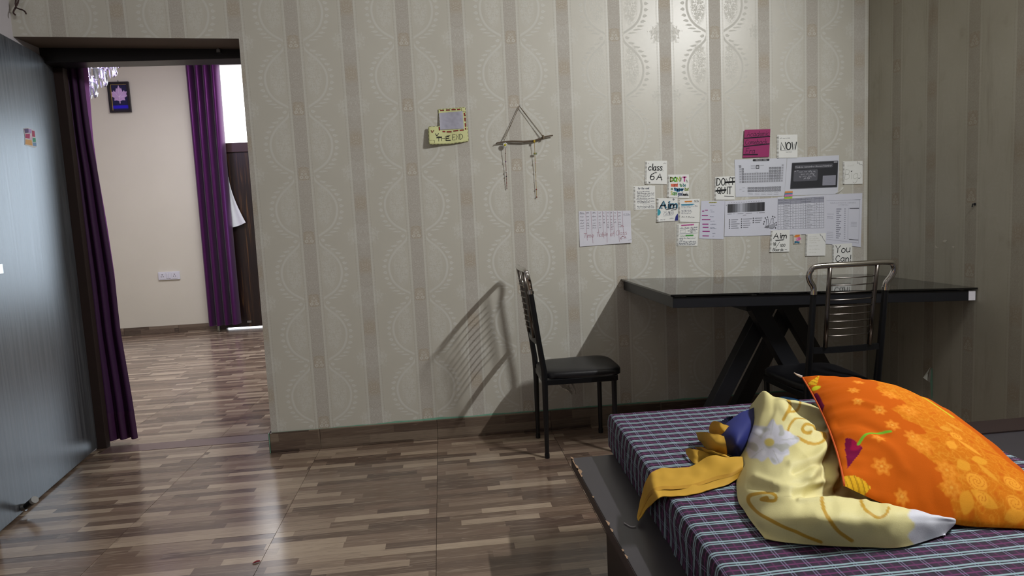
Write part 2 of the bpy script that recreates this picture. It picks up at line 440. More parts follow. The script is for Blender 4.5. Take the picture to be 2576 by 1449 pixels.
# door frame (dark wood) in the opening
df = struct('trim_2', MB().box((-1.262, .20, 2.005), (-.256, .32, 2.082)), M_frame, bevel=.003)
df['label'] = 'black wooden frame lining the open doorway'
MB().box((-1.262, .293, 0), (-1.209, .335, 2.005)).build('side_post', plain('frame_brown', '#2a1b17', .75, .2, 15.), df, bevel=.003)
MB().box((-.289, .20, 0), (-.2665, .32, 2.005)).build('side_post', M_frame, df, bevel=.002)
c = at(549, 125, 1, .19)
m_metal = plain('satin_metal', '#9a9a98', .3, .1, 60., Metallic=1.)
MB().box((c[0]-.008, .184, c[2]-.014), (c[0]+.010, .20, c[2]+.002)).box((c[0]-.003, .180, c[2]-.004), (c[0]+.006, .184, c[2]+.010)).build('door_catch', m_metal, df)

# open door leaf
g = G('door_laminate'); v, X, Y, Z = g.tex('Object')
n = g.noise(g.vec(g.mul(X, 26.), g.mul(Y, 26.), g.mul(Z, .9)), 2.4, 4., .6, .4); n2 = g.noise(g.vec(g.mul(X, 90.), 0., g.mul(Z, 2.)), 2., 3.)
col = g.mix(g.sm(n, .35, .7), '#3a3c40', '#55575b'); col = g.mix(g.mul(g.sm(n2, .5, .75), .4), col, '#5c514c')
g.bump(n2, .04, .0006)
M_door = g.done(col, g.add(.27, g.mul(n, .10)), Specular_IOR_Level=.5)
hinge = Vector((-1.2545, .292, 0)); tipd = Vector((-1.126, -.735, 0)); dd = tipd-hinge; L = dd.length
door = empty('door_1', hinge, math.atan2(dd.y, dd.x)); door['kind'] = 'structure'; door['label'] = 'grey wood-grain door leaf swung open against the left wall'
# local x runs from hinge to free edge, local -y is away from the room side (+y faces the room)
MB().box((0, -.036, .010), (L, 0, 2.035)).build('door_panel', M_door, door, bevel=.002)
M_black = plain('black_enamel', '#0d0d0f', .38, .2, 30.)
def dl(p):  # world point -> door local
    q = Matrix.Rotation(-door.rotation_euler.z, 4, 'Z') @ (Vector(p)-hinge); return q
q = dl(at(45, 1275, 0, -1.141))
st = MB().tube([(q.x-.03, .004, q.z-.015), (q.x-.03, .02, q.z-.015)], .016, 12).build('stopper_bracket', m_metal, door, angle=.6)
MB().tube([(q.x-.03, .012, q.z-.018), (q.x-.012, .055, q.z+.012)], [.012, .014], 12).build('stopper_arm', M_black, st, angle=.6)
MB().tube([(q.x-.012, .055, q.z+.012), (q.x-.006, .066, q.z+.020)], .015, 12).build('stopper_tip', plain('grey_rubber', '#9a9a98', .7), st, angle=.6)
q = dl(at(1, 672, 0, -1.13))
MB().box((q.x-.06, .0, q.z-.03), (q.x+.008, .006, q.z+.012)).build('handle_plate', m_metal, door, bevel=.002)

# ---------------------------------------------------------------- next room: far door, fanlight, window, curtains
M_brown = plain('brown_frame', '#3a2426', .35, .15, 15.)
win1 = struct('window_1', MB().box((-1.98, 4.6, 2.03), (-.86, 4.68, 2.135)).box((-1.98, 4.6, 3.0), (-.86, 4.68, 3.06)).box((-1.98, 4.6, 2.135), (-1.9, 4.68, 3.0)).box((-.94, 4.6, 2.135), (-.86, 4.68, 3.0)), M_brown, bevel=.003)
win1['label'] = 'bright frosted fanlight above the far wooden door'
g = G('backlit_frosted_glass'); v, X, Y, Z = g.pos()
g.done('#f4f4f2', .4, Emission_Color=(.97, .98, 1, 1), Emission_Strength=2.6); M_glow = g.mat
MB().box((-1.9, 4.63, 2.135), (-.94, 4.645, 3.0)).build('pane', M_glow, win1)
g = G('zebra_wood'); v, X, Y, Z = g.tex('Object')
wn = g.noise(g.vec(g.mul(X, 22.), Y, g.mul(Z, .7)), 2., 3., .55, .8)
M_zebra = g.done(g.ramp(wn, [(0, '#150a0b'), (.5, '#1b0e0e'), (.6, '#2c1a12'), (.72, '#5a3d22'), (1, '#6b4a28')]), .35)
door2 = empty('door_2', (-1.42, 4.62, 0)); door2['kind'] = 'structure'; door2['label'] = 'closed dark zebra-grain door beyond the purple curtain'
MB().box((-.48, 0, .014), (.48, .035, 2.03)).build('door_panel', M_zebra, door2)
MB().box((-.555, -.0, 0), (-.48, .06, 2.03)).build('side_post', M_brown, door2)
MB().box((.48, -.0, 0), (.555, .06, 2.03)).build('side_post', M_brown, door2)
MB().box((-.24, -.018, .06), (-.19, 0, .085)).build('door_bolt', m_metal, door2, bevel=.003)
g = G('daylight_gap'); g.done('#ffffff', .5, Emission_Color=(.9, .95, 1, 1), Emission_Strength=3.)
MB().box((-.48, .05, .002), (.48, .055, .016)).build('daylight_gap', g.mat, door2)['label'] = 'strip of daylight under the door'

win2 = struct('window_2', MB().box((-.6, 4.6, .45), (-.54, 4.68, 2.4)).box((1.24, 4.6, .45), (1.3, 4.68, 2.4)).box((-.54, 4.6, .45), (1.24, 4.68, .51)).box((-.54, 4.6, 2.34), (1.24, 4.68, 2.4)).box((.32, 4.6, .51), (.38, 4.68, 2.34)), M_brown)
win2['label'] = 'daylit window of the next room'
g = G('daylit_pane'); g.done('#dfe8f2', .3, Emission_Color=(.72, .86, 1, 1), Emission_Strength=1.2)
MB().box((-.54, 4.64, .51), (.32, 4.65, 2.34)).build('pane', g.mat, win2)
MB().box((.38, 4.64, .51), (1.24, 4.65, 2.34)).build('pane', g.mat, win2)

g = G('purple_satin'); v, X, Y, Z = g.tex('Object')
n = g.noise(g.vec(g.mul(X, 300.), g.mul(Y, 300.), g.mul(Z, 120.)), 1.5, 2.)
g.bump(n, .06, .0005)
lw = g.new('ShaderNodeLayerWeight'); lw.inputs[0].default_value = .35
M_satin = g.done(g.mix(g.mul(n, .25), '#4d1452', '#3a0e40'), .36, Metallic=.55, Specular_IOR_Level=.3)
M_satin.node_tree.nodes['Principled BSDF'].inputs['Sheen Weight'].default_value = .15
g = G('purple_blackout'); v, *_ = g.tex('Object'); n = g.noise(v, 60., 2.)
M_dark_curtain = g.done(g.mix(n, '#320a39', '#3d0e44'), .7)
g = G('lilac_lit_edge'); v, *_ = g.tex('Object'); n = g.noise(v, 60., 2.)
M_lilac = g.done(g.mix(n, '#b46cc0', '#a862b6'), .5)  # curtain edge catching light, its brightness put into the lilac

def curtain_sheet(top, bot, ztop, zbot, nf, amp, y0, rows=24, per=14, phase=0., flare=None, sharp=1.):
    "pleated cloth between x ranges top -> bottom, as an array (cols, rows, 3)"
    m = nf*per+1; P = np.zeros((m, rows, 3))
    for i in range(m):
        s = i/(m-1)
        for j in range(rows):
            k = j/(rows-1)
            x0 = top[0]+(bot[0]-top[0])*k; x1 = top[1]+(bot[1]-top[1])*k
            if flare is not None: x1 = np.interp(1-k, flare[0], flare[1]) if False else np.interp(k, flare[0], flare[1])
            a = s*nf*2*math.pi+phase
            q = math.sin(a); q = math.copysign(abs(q)**sharp, q)
            P[i, j] = (x0+(x1-x0)*s+amp*.25*math.cos(a), y0+amp*q*(.85+.3*k)+.006*math.sin(3*k+s*7), ztop+(zbot-ztop)*k)
    return P
def double_sheet(P, th=.002):
    mb = MB(); mb.grid(P); Q = P.copy(); Q[..., 1] += th; mb.grid(Q, flip=True); return mb

# near curtain, bunched at the left of the opening
cur = empty('curtain', (-1.2, .455, .02)); cur.rotation_euler = (0, 0, 0)
tag(cur, 'dark purple curtain bunched just behind the open grey door', 'curtain', 'purple curtains')
def rel(P, o): return P-np.array(o.location)
def edge_profile(px_, y_):
    q = [at(a, b, 1, y_) for a, b in px_]; ks = [0.]+[(2.045-p[2])/2.02 for p in q]; return (ks, [q[0][0]]+[p[0] for p in q])
fl = edge_profile(((203, 155), (210, 220), (219, 295), (230, 368), (241, 425), (262, 560), (285, 700), (300, 830), (318, 930), (331, 1005), (345, 1095)), .372)
P = curtain_sheet((-1.255, -1.2), (-1.257, -1.124), 2.045, .022, 3, .016, .372, flare=fl, rows=40)
k = np.linspace(0, 1, 40); P[:, :, 2] += (np.linspace(0, 1, P.shape[0])**2)[:, None]*0
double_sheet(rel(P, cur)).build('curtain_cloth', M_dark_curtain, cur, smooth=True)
P = P[:, -4:, :].copy(); P[..., 1] -= .0035
MB().grid(rel(P, cur)).build('hem', plain('curtain_hem', '#3a0f3c', .6), cur, smooth=True)
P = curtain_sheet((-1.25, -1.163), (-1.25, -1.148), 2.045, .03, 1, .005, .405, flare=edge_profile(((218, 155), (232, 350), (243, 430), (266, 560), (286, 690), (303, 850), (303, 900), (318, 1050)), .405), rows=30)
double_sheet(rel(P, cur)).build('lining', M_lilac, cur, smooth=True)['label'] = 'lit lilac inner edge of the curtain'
MB().tube([(-.06, -.085, 2.025), (.93, -.085, 2.025)], .008, 12).build('curtain_rod', M_frame, cur, angle=.6)

# far curtain with satin folds
cur2 = empty('curtain', (-1.88, 4.45, .06))
tag(cur2, 'shiny purple satin curtain beside the far wooden door', 'curtain', 'purple curtains')
P = curtain_sheet((-2.02, -1.665), (-2.035, -1.69), 3.03, .075, 4, .060, 4.46, rows=30, per=26, phase=2.4, sharp=1.)
zk = np.linspace(0, 1, P.shape[0]); P[..., 0] += (.018*np.sin(np.linspace(0, 3.1, 30)*1.0))[None, :]*(-zk[:, None]*.6)
double_sheet(rel(P, cur2)).build('curtain_cloth', M_satin, cur2, smooth=True)
MB().tube([(-.2, .01, 2.985), (1.05, .01, 2.985)], .014, 12).tube([(-.18, .01, 2.985), (-.18, .149, 2.985)], .01, 8).tube([(1.0, .01, 2.985), (1.0, .149, 2.985)], .01, 8).build('curtain_rod', m_metal, cur2, angle=.6)
MB().tube([(.205, -.02, 2.985), (.205, .04, 2.985)], .026, 14).build('ring', m_metal, cur2, angle=.6)

# white cloth hanging on the far door
o = empty('hanging_cloth', (-1.63, 4.585, 1.45))
tag(o, 'white cloth hanging on the far door beside the purple curtain', 'cloth')
P = np.zeros((9, 10, 3))
for i in range(9):
    for j in range(10):
        s, k = i/8, j/9
        x = -.10+(.02+.145*k**1.6)*s; P[i, j] = (x, -.012-.008*math.sin(s*9)*k, .30-.58*k+.05*k*s+.03*k*(s-.5)**2)
double_sheet(P).build('cloth_fall', plain('white_cotton', '#d9dce3', .8, .05), o, smooth=True)
MB().tube([(-.09, .015, .3), (-.09, -.02, .31)], .006, 8).build('hook', m_metal, o)

# framed leaf picture
pc = [at(px, py, 1, 4.57) for px, py in ((265, 206), (325, 205), (331, 282), (273, 283))]
x0, x1 = pc[0][0]+.012, pc[2][0]-.005; z1, z0 = (pc[0][2]+pc[1][2])/2, (pc[2][2]+pc[3][2])/2
pf = empty('framed_picture', ((x0+x1)/2, 4.598, (z0+z1)/2)); tag(pf, 'small dark framed picture of a pale maple leaf on deep blue', 'picture')
hw, hh = (x1-x0)/2, (z1-z0)/2; b = .022
MB().box((-hw, -.03, -hh), (hw, -.002, -hh+b)).box((-hw, -.03, hh-b), (hw, -.002, hh)).box((-hw, -.03, -hh+b), (-hw+b, -.002, hh-b)).box((hw-b, -.03, -hh+b), (hw, -.002, hh-b)).build('frame', plain('picture_frame', '#1c1420', .3), pf)
g = G('blue_foil'); v, X, Y, Z = g.tex('Object')
bar = g.band(Z, -.105, .017, .004)
n = g.noise(v, 60., 3.)
M_bluefoil = g.done(g.mix(bar, g.mix(n, '#15123a', '#1d1a55'), '#2410c8'), .25)
MB().box((-hw+b, -.012, -hh+b), (hw-b, -.004, hh-b)).build('backing', M_bluefoil, pf)
MB().box((-hw+b+.004, -.016, -hh+b+.004), (-hw+b+.012, -.012, hh-b-.004)).box((-hw+b+.012, -.015, hh-b-.008), (hw-b-.004, -.012, hh-b-.004)).build('mount_line', plain('gold_line', '#b9a05c', .35, Metallic=.6), pf)
leaf = [(0, .115), (.018, .075), (.03, .085), (.045, .04), (.062, .062), (.07, .045), (.098, .048), (.085, .02), (.094, .0), (.06, -.018), (.066, -.045), (.035, -.042), (.006, -.052), (.006, -.075)]
poly = leaf+[(-x, z) for x, z in leaf[::-1] if x > 0]
mb = MB(); nl = len(poly)
vs = [(0, -.021, .0)]+[(x*.88, -.0135, z*1.05+.012) for x, z in poly]
mb.add(vs, [(0, i+1, (i+1) % nl+1) for i in range(nl)])
lf = mb.build('leaf', plain('pale_leaf', '#c9a6d8', .5, .15, 40.), pf)
mb = MB()
for e in ((0, .11), (.06, .06), (-.06, .06), (.09, .0), (-.09, .0), (0, -.06)):
    mb.tube([(0, -.0215, .0), (e[0]*.85, -.0155, e[1]*.85+.012)], .0022, 5)
mb.build('leaf_vein', plain('vein', '#e6d2ee', .5), lf)
MB().tube([(0, -.004, hh), (.0, -.012, hh+.018)], .004, 6).build('hanger', m_metal, pf)

# switchboard on the cream wall
a = at(399, 684, 1, 4.59); b2 = at(452, 703, 1, 4.59)
sb = empty('switchboard', ((a[0]+b2[0])/2, 4.5985, (a[2]+b2[2])/2)); tag(sb, 'white switchboard with two sockets low on the cream wall', 'switchboard')
M_white = plain('white_plastic', '#d9d9e2', .35, .03); M_hole = plain('socket_hole', '#3a3540', .6)
MB().box((-.118, -.016, -.046), (.118, 0, .046)).build('plate', M_white, sb, bevel=.004)
for sx in (-.072, .062):
    k = MB().box((sx-.032, -.019, -.034), (sx+.032, -.0155, .034)).build('socket', M_white, sb, bevel=.002)
    mb = MB()
    for hx, hz, r in ((0, .014, .0055), (-.011, -.008, .0045), (.011, -.008, .0045)):
        mb.tube([(sx+hx, -.0165, hz), (sx+hx, -.0197, hz)], r, 8)
    mb.build('socket_hole', M_hole, k)
for sx in (-.017, .008):
    MB().box((sx-.010, -.0215, -.03), (sx+.010, -.0155, .03)).build('switch', M_white, sb, bevel=.0025)

# chandelier, only its right-hand edge shows past the curtain
ch = empty('chandelier', (-2.28, 2.62, 2.3)); tag(ch, 'silver crystal chandelier partly hidden behind the dark curtain', 'chandelier')
g = G('chandelier_crystal'); v, *_ = g.tex('Object'); n = g.voro(v, 40.)
M_crys = g.done(g.mix(n, '#d4d3da', '#8a8992'), .15, Metallic=.7)
M_silver = plain('chandelier_silver', '#a9a7b0', .22, .1, 40., Metallic=1.)
MB().tube([(0, 0, .42), (0, 0, 1.0)], .012, 10).build('rod', M_silver, ch, angle=.6)
cap = MB().tube([(0, 0, .96), (0, 0, .998)], [.05, .08], 20).build('ceiling_cup', M_silver, ch, angle=.6)
rmesh = MB().tube([(0, 0, 0), (0, 0, -.07)], [.009, .007], 6).tube([(0, 0, -.07), (0, 0, -.1)], [.011, .002], 6).mesh('crystal_rod', M_crys)
lm = MB(); th = np.linspace(0, math.pi, 9)
P = np.array([[(.026*math.sin(t)*(1+.25*math.cos(t))*s_, .006*math.cos(s_*1.4)-.004*s_*s_, -.045+.055*math.cos(t)) for t in th] for s_ in np.linspace(-1, 1, 7)])
lm.grid(P); Q = P.copy(); Q[..., 1] -= .002; lm.grid(Q, flip=True); dmesh = lm.mesh('crystal_leaf', M_silver, True)
for tier, (R, z, n) in enumerate(((.36, .40, 44), (.30, .31, 38), (.22, .22, 30), (.14, .12, 20), (.07, .05, 10))):
    rg = MB().tube([(R*math.cos(a_), R*math.sin(a_), z) for a_ in np.linspace(0, 2*math.pi, 40)], .006, 6, cap=False).build('ring', M_silver, ch, smooth=True)
    for i in range(n):
        a_ = 2*math.pi*i/n
        o = bpy.data.objects.new('crystal', rmesh if (i+tier) % 3 else dmesh); link(o, rg)
        o.location = (R*math.cos(a_), R*math.sin(a_), z-.004); o.rotation_euler = (0, 0, a_+math.pi/2)
for i in range(4):
    a_ = i*math.pi/2; MB().tube([(0, 0, .44), (.36*math.cos(a_), .36*math.sin(a_), .40)], .005, 6).build('arm', M_silver, ch)

# ---------------------------------------------------------------- desk fixed into the corner
TX0, TX1, TD = 1.583, 2.9625, .768
def tz(x): return .782-(x-TX0)*.0392
desk = empty('desk', (2.2, -.4, 0)); tag(desk, 'black glass-topped desk on crossed legs in the room corner', 'desk')
ang = math.atan(.0392)
M_glass = plain('black_glass', '#0b0b0c', .045, .2, 8., Specular_IOR_Level=.75)
M_deskblack = plain('black_laminate', '#15161b', .42, .2, 25.)
def slab(x0, x1, y0, y1, d0, d1):
    "box following the desk's slight slope; d = depth below the glass surface"
    mb = MB(); vs = []
    for d in (d1, d0):
        for x, y in ((x0, y0), (x1, y0), (x1, y1), (x0, y1)): vs.append((x-2.2, y+.4, tz(x)-d))
    return mb.add(vs, [(0, 3, 2, 1), (4, 5, 6, 7), (0, 1, 5, 4), (1, 2, 6, 5), (2, 3, 7, 6), (3, 0, 4, 7)])
slab(TX0, TX1, -TD, -.002, 0, .008).build('glass_top', M_glass, desk, bevel=.0012)
slab(TX0+.012, TX1-.002, -TD+.008, -.004, .012, .058).build('top_panel', M_deskblack, desk, bevel=.002)
pads = MB()
for x, y in ((1.62, -.74), (1.645, -.743), (1.95, -.745), (2.3, -.745), (2.9, -.74), (1.62, -.04), (2.9, -.04)):
    p = slab(x-.011, x+.011, y-.011, y+.011, .008, .012); pads.add(p.v, p.f)
pads.build('glass_pad', plain('clear_pad', '#b9b9b4', .4), desk)
def leg(x0, z0, x1, z1, y):
    mb = MB(); p = [(x0-.041, z0), (x0+.041, z0), (x1+.041, z1), (x1-.041, z1)]
    mb.prism([(x-2.2, z) for x, z in p], y-.03+.4, y+.03+.4)
    mb.build('leg', M_deskblack, desk, bevel=.003)
zt = .675
leg(1.75, .001, 2.125, zt, -.515); leg(2.425, .001, 2.045, zt, -.577)
leg(2.075, .001, 2.45, zt, -.19); leg(2.72, .001, 2.33, zt, -.252)
MB().box((1.98-2.2, -.62+.4, .668), (2.50-2.2, -.15+.4, tz(2.5)-.0585)).build('leg_plate', M_deskblack, desk)
x = TX1
st = slab(2.925, 2.957, -TD+.0066, -TD+.0078, .013, .056)
st.build('torn_sticker', plain('sticker_white', '#d8d5dc', .6), desk)['label'] = 'torn white sticker on the desk corner'

# ---------------------------------------------------------------- chairs
M_seat = plain('black_rexine', '#121216', .42, .25, 90., .12)
M_enamel = plain('chair_black_enamel', '#0e0f12', .33, .2, 30.)
M_chrome = plain('chrome', '#c9c6c2', .13, .06, 12., Metallic=1.)
M_dullchrome = plain('dull_chrome', '#77716c', .26, .15, 30., Metallic=1.)
def make_chair(loc, rz, label):
    r = empty('dining_chair', loc, rz); tag(r, label, 'chair', 'black chairs with chrome backs')
    W2 = .148
    def bx(z):    # lean of the back posts
        return float(np.interp(z, [0, .36, .42, .56, .79, .9], [-.004, 0, -.002, -.020, -.046, -.060]))
    for s in (1, -1):
        mb = MB().tube([(bx(z), s*W2, z) for z in (.012, .36, .42, .5, .56, .68, .785)], [.0095, .0145, .0145, .0135, .013, .0125, .0115], 12)
        p = mb.build('back_leg', M_enamel, r, angle=.6)
        MB().tube([(bx(0), s*W2, .0), (bx(0), s*W2, .022)], .0118, 12).build('foot_cap', M_enamel, p, angle=.6)
        mb = MB().tube([(.325, s*.150, .012), (.328, s*.152, .365)], [.010, .0125], 12)
        p = mb.build('front_leg', M_enamel, r, angle=.6)
        MB().tube([(.325, s*.150, .0), (.325, s*.150, .022)], .0122, 12).build('foot_cap', M_enamel, p, angle=.6)
        MB().tube([(bx(.783), s*W2, .780), (bx(.79), s*W2, .793)], .0148, 14).build('ferrule', M_chrome, r, angle=.6)
    # seat frame rails
    fr = MB()
    for s in (1, -1): fr.bar((.0, s*.147, .362), (.34, s*.155, .362), .018, .026, (0, 0, 1))
    fr.bar((.338, -.155, .362), (.338, .155, .362), .018, .026, (0, 0, 1)); fr.bar((.004, -.148, .362), (.004, .148, .362), .018, .026, (0, 0, 1))
    fr.build('seat_frame', M_enamel, r, bevel=.002)
    # padded seat
    def outline(k, grow=0.):
        a = 2*math.pi*k; ca, sa = math.cos(a), math.sin(a); e = .42
        x = math.copysign(abs(ca)**e, ca); y = math.copysign(abs(sa)**e, sa)
        wy = .146+.022*(x+1)/2
        return (.184+x*(.188+grow), y*(wy+grow))
    n = 44; prof = [(.0, .3735), (.004, .377), (.004, .397), (-.001, .404), (-.010, .4085), (-.05, .412), (-.14, .413)]
    P = np.array([[(*outline(i/n, gr), z) for gr, z in prof] for i in range(n)])
    mb = MB().grid(P, closeu=True); k0 = len(prof)
    mb.f.append(tuple(i*k0+k0-1 for i in range(n))); mb.f.append(tuple(i*k0 for i in range(n-1, -1, -1)))
    mb.build('seat', M_seat, r, angle=.9)
    # chrome top rail curving out over the posts
    path = [(bx(.788), -W2, .788), (bx(.805), -W2-.002, .808), (bx(.83)-.002, -W2-.018, .832), (bx(.855)-.004, -W2-.026, .856), (bx(.875)-.006, -W2-.020, .876), (bx(.89)-.008, -W2+.004, .889)]
    mid = [(bx(.89)-.016, 0, .890)]
    full = path+mid+[(x, -y, z) for x, y, z in path[::-1]]
    MB().tube(full, .0112, 12, smooth=6).build('top_rail', M_chrome, r, smooth=True)
    for s in (1, -1):
        MB().tube([(bx(z)-.012, s*(.092+.004*(z-.56)/.32), z) for z in (.566, .70, .80, .886)], .0085, 10).build('upright', M_dullchrome, r, smooth=True)
    for i in range(9):
        z = .612+i*.0285
        MB().tube([(bx(z)-.012-.018*(1-(y/.094)**2), y, z) for y in np.linspace(-.094, .094, 9)], .0024, 7).build('rung', M_dullchrome, r, smooth=True)
    cb = MB(); Pp = [(bx(.553)-.014*(1-(y/W2)**2), y) for y in np.linspace(-W2, W2, 9)]
    for (a, b) in zip(Pp, Pp[1:]): cb.bar((a[0], a[1], .553), (b[0], b[1], .553), .010, .024, (0, 0, 1))
    cb.build('cross_bar', M_enamel, r)
    return r
chA = make_chair((1.092, -.270, 0), 0., 'black chair seen side-on, clear of the desk end')
chB = make_chair((2.215, -.962, 0), math.radians(90), 'black chair tucked under the desk, chrome back to the bed')

# crumpled plastic caught under the seat of the side-on chair
pb = empty('plastic_wrapper', (1.205, -.25, .345)); tag(pb, 'crumpled clear plastic wrapper hanging under the side-on chair seat', 'wrapper')
g = G('clear_plastic'); v, *_ = g.tex('Object'); n = g.noise(v, 90., 3.); g.bump(n, .9, .004)
g.done('#e2ded6', .15, Transmission_Weight=.35, Alpha=.85)
P = np.zeros((9, 8, 3))
for i in range(9):
    for j in range(8):
        s, k = i/8-.5, j/7; q = mnoise.noise(Vector((i*.9, j*.8, 3)))
        P[i, j] = (-.02+.07*k+s*.075*math.sin(.5+k*2.3), .022*q+.014*math.cos(s*9), .004-.09*k+.016*q)
double_sheet(P, .0008).build('plastic_film', g.mat, pb)

# ---------------------------------------------------------------- bed
BZ = .36
M_bed = plain('bed_laminate', '#39363a', .36, .12, 14., .05)
M_bedbrown = plain('bed_brown', '#2a1d1b', .5, .15, 20.)
bed = empty('bed', (2.0, -2.5, 0)); tag(bed, 'low dark grey platform bed with chipped edge under the plaid mattress', 'bed')
def B(a, b): return MB().box(tuple(np.array(a)-np.array((2.0, -2.5, 0))), tuple(np.array(b)-np.array((2.0, -2.5, 0))))
B((1.025, -3.38, BZ-.030), (2.955, -1.396, BZ)).build('platform', M_bed, bed, bevel=.002)
B((1.0235, -3.38, BZ-.0295), (1.0248, -1.397, BZ-.002)).build('edge_band', M_bedbrown, bed)
B((1.085, -3.33, .0), (2.95, -1.585, BZ-.0305)).build('box_base', M_bedbrown, bed)
B((2.11, -1.506, BZ+.0005), (2.955, -1.397, BZ+.005)).build('border_board', M_bedbrown, bed)['label'] = 'dark brown board along the far edge of the platform'
mb = MB()
for (y, ln, wd) in ((-1.40, .03, .010), (-1.425, .05, .004), (-1.475, .05, .009), (-1.51, .05, .013), (-1.545, .02, .006), (-1.70, .012, .005), (-1.86, .03, .006), (-1.90, .02, .006), (-2.0, .012, .005), (-2.03, .02, .005)):
    m_ = 8; P = np.zeros((m_, 2, 3))
    for i in range(m_):
        t = i/(m_-1); q = wd*math.sin(math.pi*t)*(.7+.5*mnoise.noise(Vector((y*40, t*6, 0))))
        P[i, 0] = (1.0235-2.0, y-ln*(t-.5)+2.5, BZ+.0004); P[i, 1] = (1.0245+max(.0005, q)-2.0, y-ln*(t-.5)+2.5, BZ+.0004)
    mb.grid(P)
mb.build('edge_chip', plain('bare_board', '#9c7f64', .8, .2, 60.), bed)['label'] = 'bare chipped laminate'

# mattress with a fitted plaid cover
g = G('plaid_cotton'); uvn = g.new('ShaderNodeUVMap'); uvn.uv_map = 'cloth'; sp = g.new('ShaderNodeSeparateXYZ'); g.nt.links.new(uvn.outputs[0], sp.inputs[0])
U, V = sp.outputs[0], sp.outputs[1]; PV, PU = .041, .041
fu = g.frac(g.m('DIVIDE', U, PU)); fv = g.frac(g.m('DIVIDE', V, PV))
dark = '#0f0b16'; pur = '#2d1633'; mag = '#7c316a'
cu_ = g.band(fu, .5, .27, .04); cv_ = g.band(fv, .5, .27, .04)
c = g.mix(g.mul(g.add(cu_, cv_), .5), dark, pur)
c = g.mix(g.mul(g.mx(g.band(fv, .5, .05, .02), g.mul(g.band(fu, .5, .045, .02), .5)), .5), c, mag)
lu = g.mx(g.band(fu, .93, .028, .02), g.band(fu, .07, .028, .02)); lv = g.mx(g.band(fv, .89, .06, .03), g.band(fv, .09, .05, .03))
c = g.mix(g.mul(lu, .55), c, '#857ca0'); c = g.mix(g.mul(lv, .85), c, '#95b0b8')
nn = g.noise(g.vec(U, V, 0.), 900., 1.); g.bump(nn, .2, .0005)
M_plaid = g.done(c, .85)
mat_o = Vector((1.17, -1.313, BZ)); ex = Vector((1, -.0125, 0)); ey = Vector((.046, 1, 0))
MW, ML, MT = .925, 1.75, .112
def drape_axis(L, h, n_in, r=.014):
    "profile: list of (coordinate, drop, unwrapped)"
    o = []
    for k in (1., .85, .7, .5, .35, .22): o.append((0., h*k, -(h*k)))
    o += [(.002, r*.55, -r*.6), (.006, r*.2, -.002)]
    for i in range(n_in+1): x = .014+(L-.028)*i/n_in; o.append((x, 0., x))
    o += [(L-.006, r*.2, L+.002), (L-.002, r*.55, L+r*.6)]
    for k in (.22, .35, .5, .7, .85, 1.): o.append((L, h*k, L+h*k))
    return o
ax_, ay_ = drape_axis(MW, MT, 34), drape_axis(ML, MT, 60)
P = np.zeros((len(ax_), len(ay_), 3)); UVS = []
for i, (x, dx, ux) in enumerate(ax_):
    for j, (y, dy, uy) in enumerate(ay_):
        d = max(dx, dy); z = MT-d
        wig = .0015*mnoise.noise(Vector((x*9, y*9, 1)))+.001*mnoise.noise(Vector((x*22, y*22, 5)))-.001
        top = max(0., 1-d*30)
        zz = z+top*wig
        side = (1-top)
        ox = (-.006*side*mnoise.noise(Vector((0, y*24, z*16)))-.004*side if dx > 0 and x < .1 else 0)
        oy = (.006*side*mnoise.noise(Vector((x*24, 0, z*16))) if dy > 0 else 0)
        if d > .8*MT: zz = max(zz, .001)
        p = ex*(x+ox)+ey*(-(y)+oy); P[i, j] = (p.x, p.y, zz)
        UVS.append((ux+.006*side*mnoise.noise(Vector((uy*14, z*20, 0))), uy+.009*side*mnoise.noise(Vector((uy*12, z*22, 7)))+.002*wig))
mb = MB().grid(P, flip=True)
mattress = mb.build('mattress', M_plaid, smooth=True); mattress.location = mat_o
tag(mattress, 'thin mattress in purple plaid cotton cover on the dark bed', 'mattress')
me = mattress.data; ul = me.uv_layers.new(name='cloth')
li = np.zeros(len(me.loops), int); me.loops.foreach_get('vertex_index', li)
ul.data.foreach_set('uv', np.array(UVS, np.float32)[li].reshape(-1))
if me.polygons[len(me.polygons)//2].normal.z < 0: me.flip_normals()
MTOP = BZ+MT

# ---------------------------------------------------------------- cloth heap and pillow
def net_points(rows, na, nb):
    "rows of (px, py, height | ('x', v)) -> smooth surface (A,B,3) and the print coordinates (A,B,2)"
    W_, D_ = [], []
    for row in rows:
        w_, d_ = [], []
        for q in row:
            if len(q) == 5: w_.append(q[2:]); d_.append(q[:2]); continue
            px, py, h = q
            ax, v = (h if isinstance(h, tuple) else ('z', h))
            w_.append(at(px, py, 'xyz'.index(ax), v)); d_.append((px, py))
        W_.append(w_); D_.append(d_)
    return cr2(np.array(W_, float), na, nb), cr2(np.array(D_, float), na, nb)
def normals(P):
    n = np.cross(np.gradient(P, axis=0), np.gradient(P, axis=1)); l = np.linalg.norm(n, axis=-1, keepdims=True); return n/np.maximum(l, 1e-9)
def polydist(D, pts, smooth=8):
    c = cr1(np.array(pts, float), smooth) if smooth else np.array(pts, float); best = np.full(D.shape[:-1], 1e9)
    for a, b in zip(c, c[1:]):
        ab = b-a; t = np.clip(((D-a)@ab)/max(1e-9, ab@ab), 0, 1); best = np.minimum(best, np.linalg.norm(D-(a+t[..., None]*ab), axis=-1))
    return best
def inside(D, poly):
    x, y = D[..., 0], D[..., 1]; r = np.zeros(x.shape, bool); n = len(poly)
    for i in range(n):
        (x1, y1), (x2, y2) = poly[i], poly[(i+1) % n]
        if y1 == y2: continue
        r ^= ((y1 > y) != (y2 > y)) & (x < (x2-x1)*(y-y1)/(y2-y1)+x1)
    return r
def blend(col, mask, c):
    c = np.array(rgb(c)); m = np.clip(mask, 0, 1)[..., None]; return col*(1-m)+c*m
